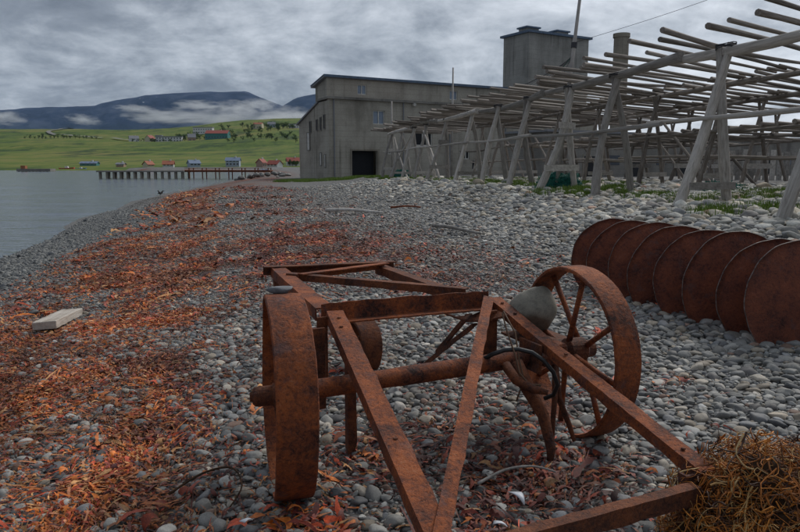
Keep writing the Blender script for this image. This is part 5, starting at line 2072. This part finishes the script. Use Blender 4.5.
# ------------------------------------------------------------------ far trees
def tree_meshes(seed, mat):
    q_ = random.Random(seed)
    mb = MB()
    mb.tube([(0, 0, -0.06), (0.01, 0, 0.25), (0.02, 0.01, 0.6)], [0.035, 0.028, 0.012], 6)
    for k in range(6):
        a = q_.uniform(0, 6.28); z = q_.uniform(.2, .5)
        mb.tube([(0, 0, z), (math.cos(a) * .2, math.sin(a) * .2, z + .2)], [0.012, 0.005], 4)
    tr = mb.mesh('trunk'); tr.materials.append(M['bark'])
    vs, fs = [], []
    cl_ = [Vector((q_.gauss(0, .17), q_.gauss(0, .17), q_.uniform(.25, .9))) for _ in range(12)]
    for k in range(620):
        c_ = q_.choice(cl_)
        d = Vector((q_.gauss(0, 1), q_.gauss(0, 1), q_.gauss(0, 1))).normalized() * q_.uniform(.04, .17)
        p = c_ + d
        s = q_.uniform(.018, .045)
        m3 = Euler((q_.uniform(0, 6), q_.uniform(0, 6), q_.uniform(0, 6))).to_matrix()
        o = len(vs)
        vs += [tuple(p + m3 @ Vector(w)) for w in ((-s, 0, 0), (0, -s * .6, 0), (s, 0, 0), (0, s * .6, 0))]
        fs.append((o, o + 1, o + 2, o + 3))
    me = bpy.data.meshes.new('crown'); me.from_pydata(vs, [], fs); me.materials.append(M[mat])
    return tr, me


TM = [tree_meshes(700 + k, 'leaf_dark' if k % 2 else 'leaf_mid') for k in range(4)]


def tree(px, y, h, w, k, label, group):
    x = hx(px, y)
    r_ = empty('tree', (x, y, float(hill_z(x, y)) - 0.1), label, 'tree', group)
    w = min(w, 1.25 * h)
    r_.scale = (w, w, h)
    r_.rotation_euler = (0, 0, k * 1.7)
    for nm, me in zip(('trunk', 'crown'), TM[k % 4]):
        link(bpy.data.objects.new(nm, me), r_)


tq = random.Random(8)
for k in range(22):
    tree(tq.uniform(180, 216), tq.uniform(935, 1040), tq.uniform(6, 11), tq.uniform(9, 15), k, 'dark green tree in the grove between the long white and the teal building', 'trees in the grove between the buildings')
for k in range(26):
    tree(tq.uniform(218, 292), tq.uniform(1000, 1130), tq.uniform(5, 10), tq.uniform(9, 16), k, 'dark green tree in the hilltop belt behind the teal building', 'trees of the hilltop belt')
for k in range(24):
    tree(tq.uniform(264, 304), tq.uniform(1090, 1180), tq.uniform(5, 8), tq.uniform(9, 14), k, 'dark green tree near the hilltop houses beside the factory', 'trees near the hilltop houses')
for k in range(30):
    tree(tq.uniform(228, 300), tq.uniform(760, 920), tq.uniform(4, 7), tq.uniform(10, 18), k, 'low green bush on the slope below the teal building', 'bushes on the slope')
for k in range(18):
    tree(32 + k * 4.0 + tq.uniform(-1, 1), 1020 + tq.uniform(-8, 8), tq.uniform(4, 7), tq.uniform(5, 9), k, 'small tree in the straight line of trees along the far field', 'line of trees along the far field')
tree(48, 1010, 10, 6, 3, 'tallest tree in the line along the far field', None)
for k in range(5):
    tree(294 + tq.uniform(-4, 4), 366 + tq.uniform(-3, 0), tq.uniform(2.6, 4), tq.uniform(3.5, 5), k, 'dark bush in front of the white red-roofed house by the factory', 'bushes by the factory')
for k in range(16):
    tree(tq.uniform(126, 186), tq.uniform(905, 925), tq.uniform(2.5, 5), tq.uniform(6, 12), k, 'low bush along the foot of the long white building', 'bushes before the long white building')


# ------------------------------------------------------------------ two birds at the water's edge
def bird(x, y, rz, label):
    z = max(float(ground_z(x, y)), SEA_Z)
    r_ = empty('bird', (x, y, z), label, 'bird')
    r_.rotation_euler = (0, 0, rz)
    s = 0.34
    mb = MB()
    mb.tube([(-.55 * s, 0, .62 * s), (-.35 * s, 0, .68 * s), (0, 0, .72 * s), (.3 * s, 0, .85 * s), (.42 * s, 0, 1.05 * s), (.5 * s, 0, 1.2 * s), (.62 * s, 0, 1.2 * s), (.80 * s, 0, 1.16 * s)],
            [.02 * s, .10 * s, .22 * s, .2 * s, .11 * s, .11 * s, .08 * s, .012 * s], 10)
    me = mb.mesh('body', smooth=True); me.materials.append(M['bird'])
    link(bpy.data.objects.new('body', me), r_)
    for sd_ in (-1, 1):
        mb = MB(); mb.tube([(.0, sd_ * .07 * s, .55 * s), (.02 * s, sd_ * .07 * s, .28 * s), (0, sd_ * .07 * s, -.03)], [.022 * s, .016 * s, .02 * s], 5)
        me = mb.mesh('leg'); me.materials.append(M['bird'])
        link(bpy.data.objects.new('leg', me), r_)
        mb = MB(); mb.tube([(.2 * s, sd_ * .17 * s, .82 * s), (-.1 * s, sd_ * .2 * s, .74 * s), (-.5 * s, sd_ * .1 * s, .66 * s)], [.06 * s, .09 * s, .015 * s], 7)
        me = mb.mesh('wing', smooth=True); me.materials.append(M['bird'])
        link(bpy.data.objects.new('wing', me), r_)


bird(-16.35, 47.5, 0.3, 'dark bird standing at the water edge, further from the camera')
bird(-16.05, 46.6, 2.6, 'dark bird standing at the water edge, nearer to the camera')

# ------------------------------------------------------------------ low cloud on the mountain, and the air itself
m = bpy.data.materials.new('cloud_volume'); m.use_nodes = True
nt = m.node_tree; nt.nodes.clear()
out = nt.nodes.new('ShaderNodeOutputMaterial')
pv = nt.nodes.new('ShaderNodeVolumePrincipled')
pv.inputs['Color'].default_value = (0.95, 0.96, 0.98, 1)
pv.inputs['Anisotropy'].default_value = 0.2
tc = nt.nodes.new('ShaderNodeTexCoord')
ln = nt.nodes.new('ShaderNodeVectorMath'); ln.operation = 'LENGTH'
nt.links.new(tc.outputs['Object'], ln.inputs[0])
no = nt.nodes.new('ShaderNodeTexNoise'); no.inputs['Scale'].default_value = 2.4; no.inputs['Detail'].default_value = 4; no.inputs['Roughness'].default_value = 0.62
oi = nt.nodes.new('ShaderNodeObjectInfo')
va = nt.nodes.new('ShaderNodeVectorMath'); va.operation = 'ADD'
nt.links.new(tc.outputs['Object'], va.inputs[0]); nt.links.new(oi.outputs['Location'], va.inputs[1])
nt.links.new(va.outputs[0], no.inputs['Vector'])
m1 = nt.nodes.new('ShaderNodeMath'); m1.operation = 'MULTIPLY_ADD'; m1.inputs[1].default_value = -0.36
nt.links.new(ln.outputs['Value'], m1.inputs[0]); nt.links.new(no.outputs['Fac'], m1.inputs[2])
m2 = nt.nodes.new('ShaderNodeMath'); m2.operation = 'SUBTRACT'; m2.inputs[1].default_value = 0.17
nt.links.new(m1.outputs[0], m2.inputs[0])
m3 = nt.nodes.new('ShaderNodeMath'); m3.operation = 'MULTIPLY'; m3.inputs[1].default_value = 0.012; m3.use_clamp = True
nt.links.new(m2.outputs[0], m3.inputs[0])
m4 = nt.nodes.new('ShaderNodeMath'); m4.operation = 'MAXIMUM'; m4.inputs[1].default_value = 0.0
nt.links.new(m3.outputs[0], m4.inputs[0])
nt.links.new(m4.outputs[0], pv.inputs['Density'])
nt.links.new(pv.outputs[0], out.inputs['Volume'])
M['cloud'] = m
ico = bpy.data.meshes.new('cloud_bank')
bm = bmesh.new(); bmesh.ops.create_icosphere(bm, subdivisions=3, radius=1); bm.to_mesh(ico); bm.free()
ico.materials.append(M['cloud'])
CY = 6300.0
for (px, yv, wx_, hz_) in ((262, 120, 62, 10), (288, 118, 34, 12), (215, 119, 60, 9), (165, 117, 45, 8), (240, 110, 26, 9), (200, 107, 26, 6), (140, 110, 20, 4), (88, 121, 12, 6), (6, 118, 20, 9), (-45, 112, 40, 12), (262, 106, 18, 6)):
    o = bpy.data.objects.new('low_cloud', ico)
    link(o)
    o.location = ((px - 400) / 693 * CY, CY + wx_ * 3, 1.5 + (165 - yv) / 693 * CY)
    o.scale = (wx_ / 693 * CY, 330, hz_ / 693 * CY)
    tag(o, 'white bank of low cloud clinging to the foot of the dark mountain', 'cloud', 'low cloud on the mountain', 'stuff')

mb = MB()
mb.box((-500, 5600, 590), (24000, 12400, 1200))
hz = mb.build('haze', None or bpy.data.materials.new('air'), None)
am = bpy.data.materials['air']; am.use_nodes = True
nt = am.node_tree; nt.nodes.clear()
out = nt.nodes.new('ShaderNodeOutputMaterial'); pv = nt.nodes.new('ShaderNodeVolumePrincipled')
pv.inputs['Color'].default_value = (0.42, 0.64, 1.0, 1)
pv.inputs['Density'].default_value = 0.000020
nt.links.new(pv.outputs[0], out.inputs['Volume'])
tag(hz, 'thin grey-blue haze over the bay and mountain', 'haze', None, 'stuff')
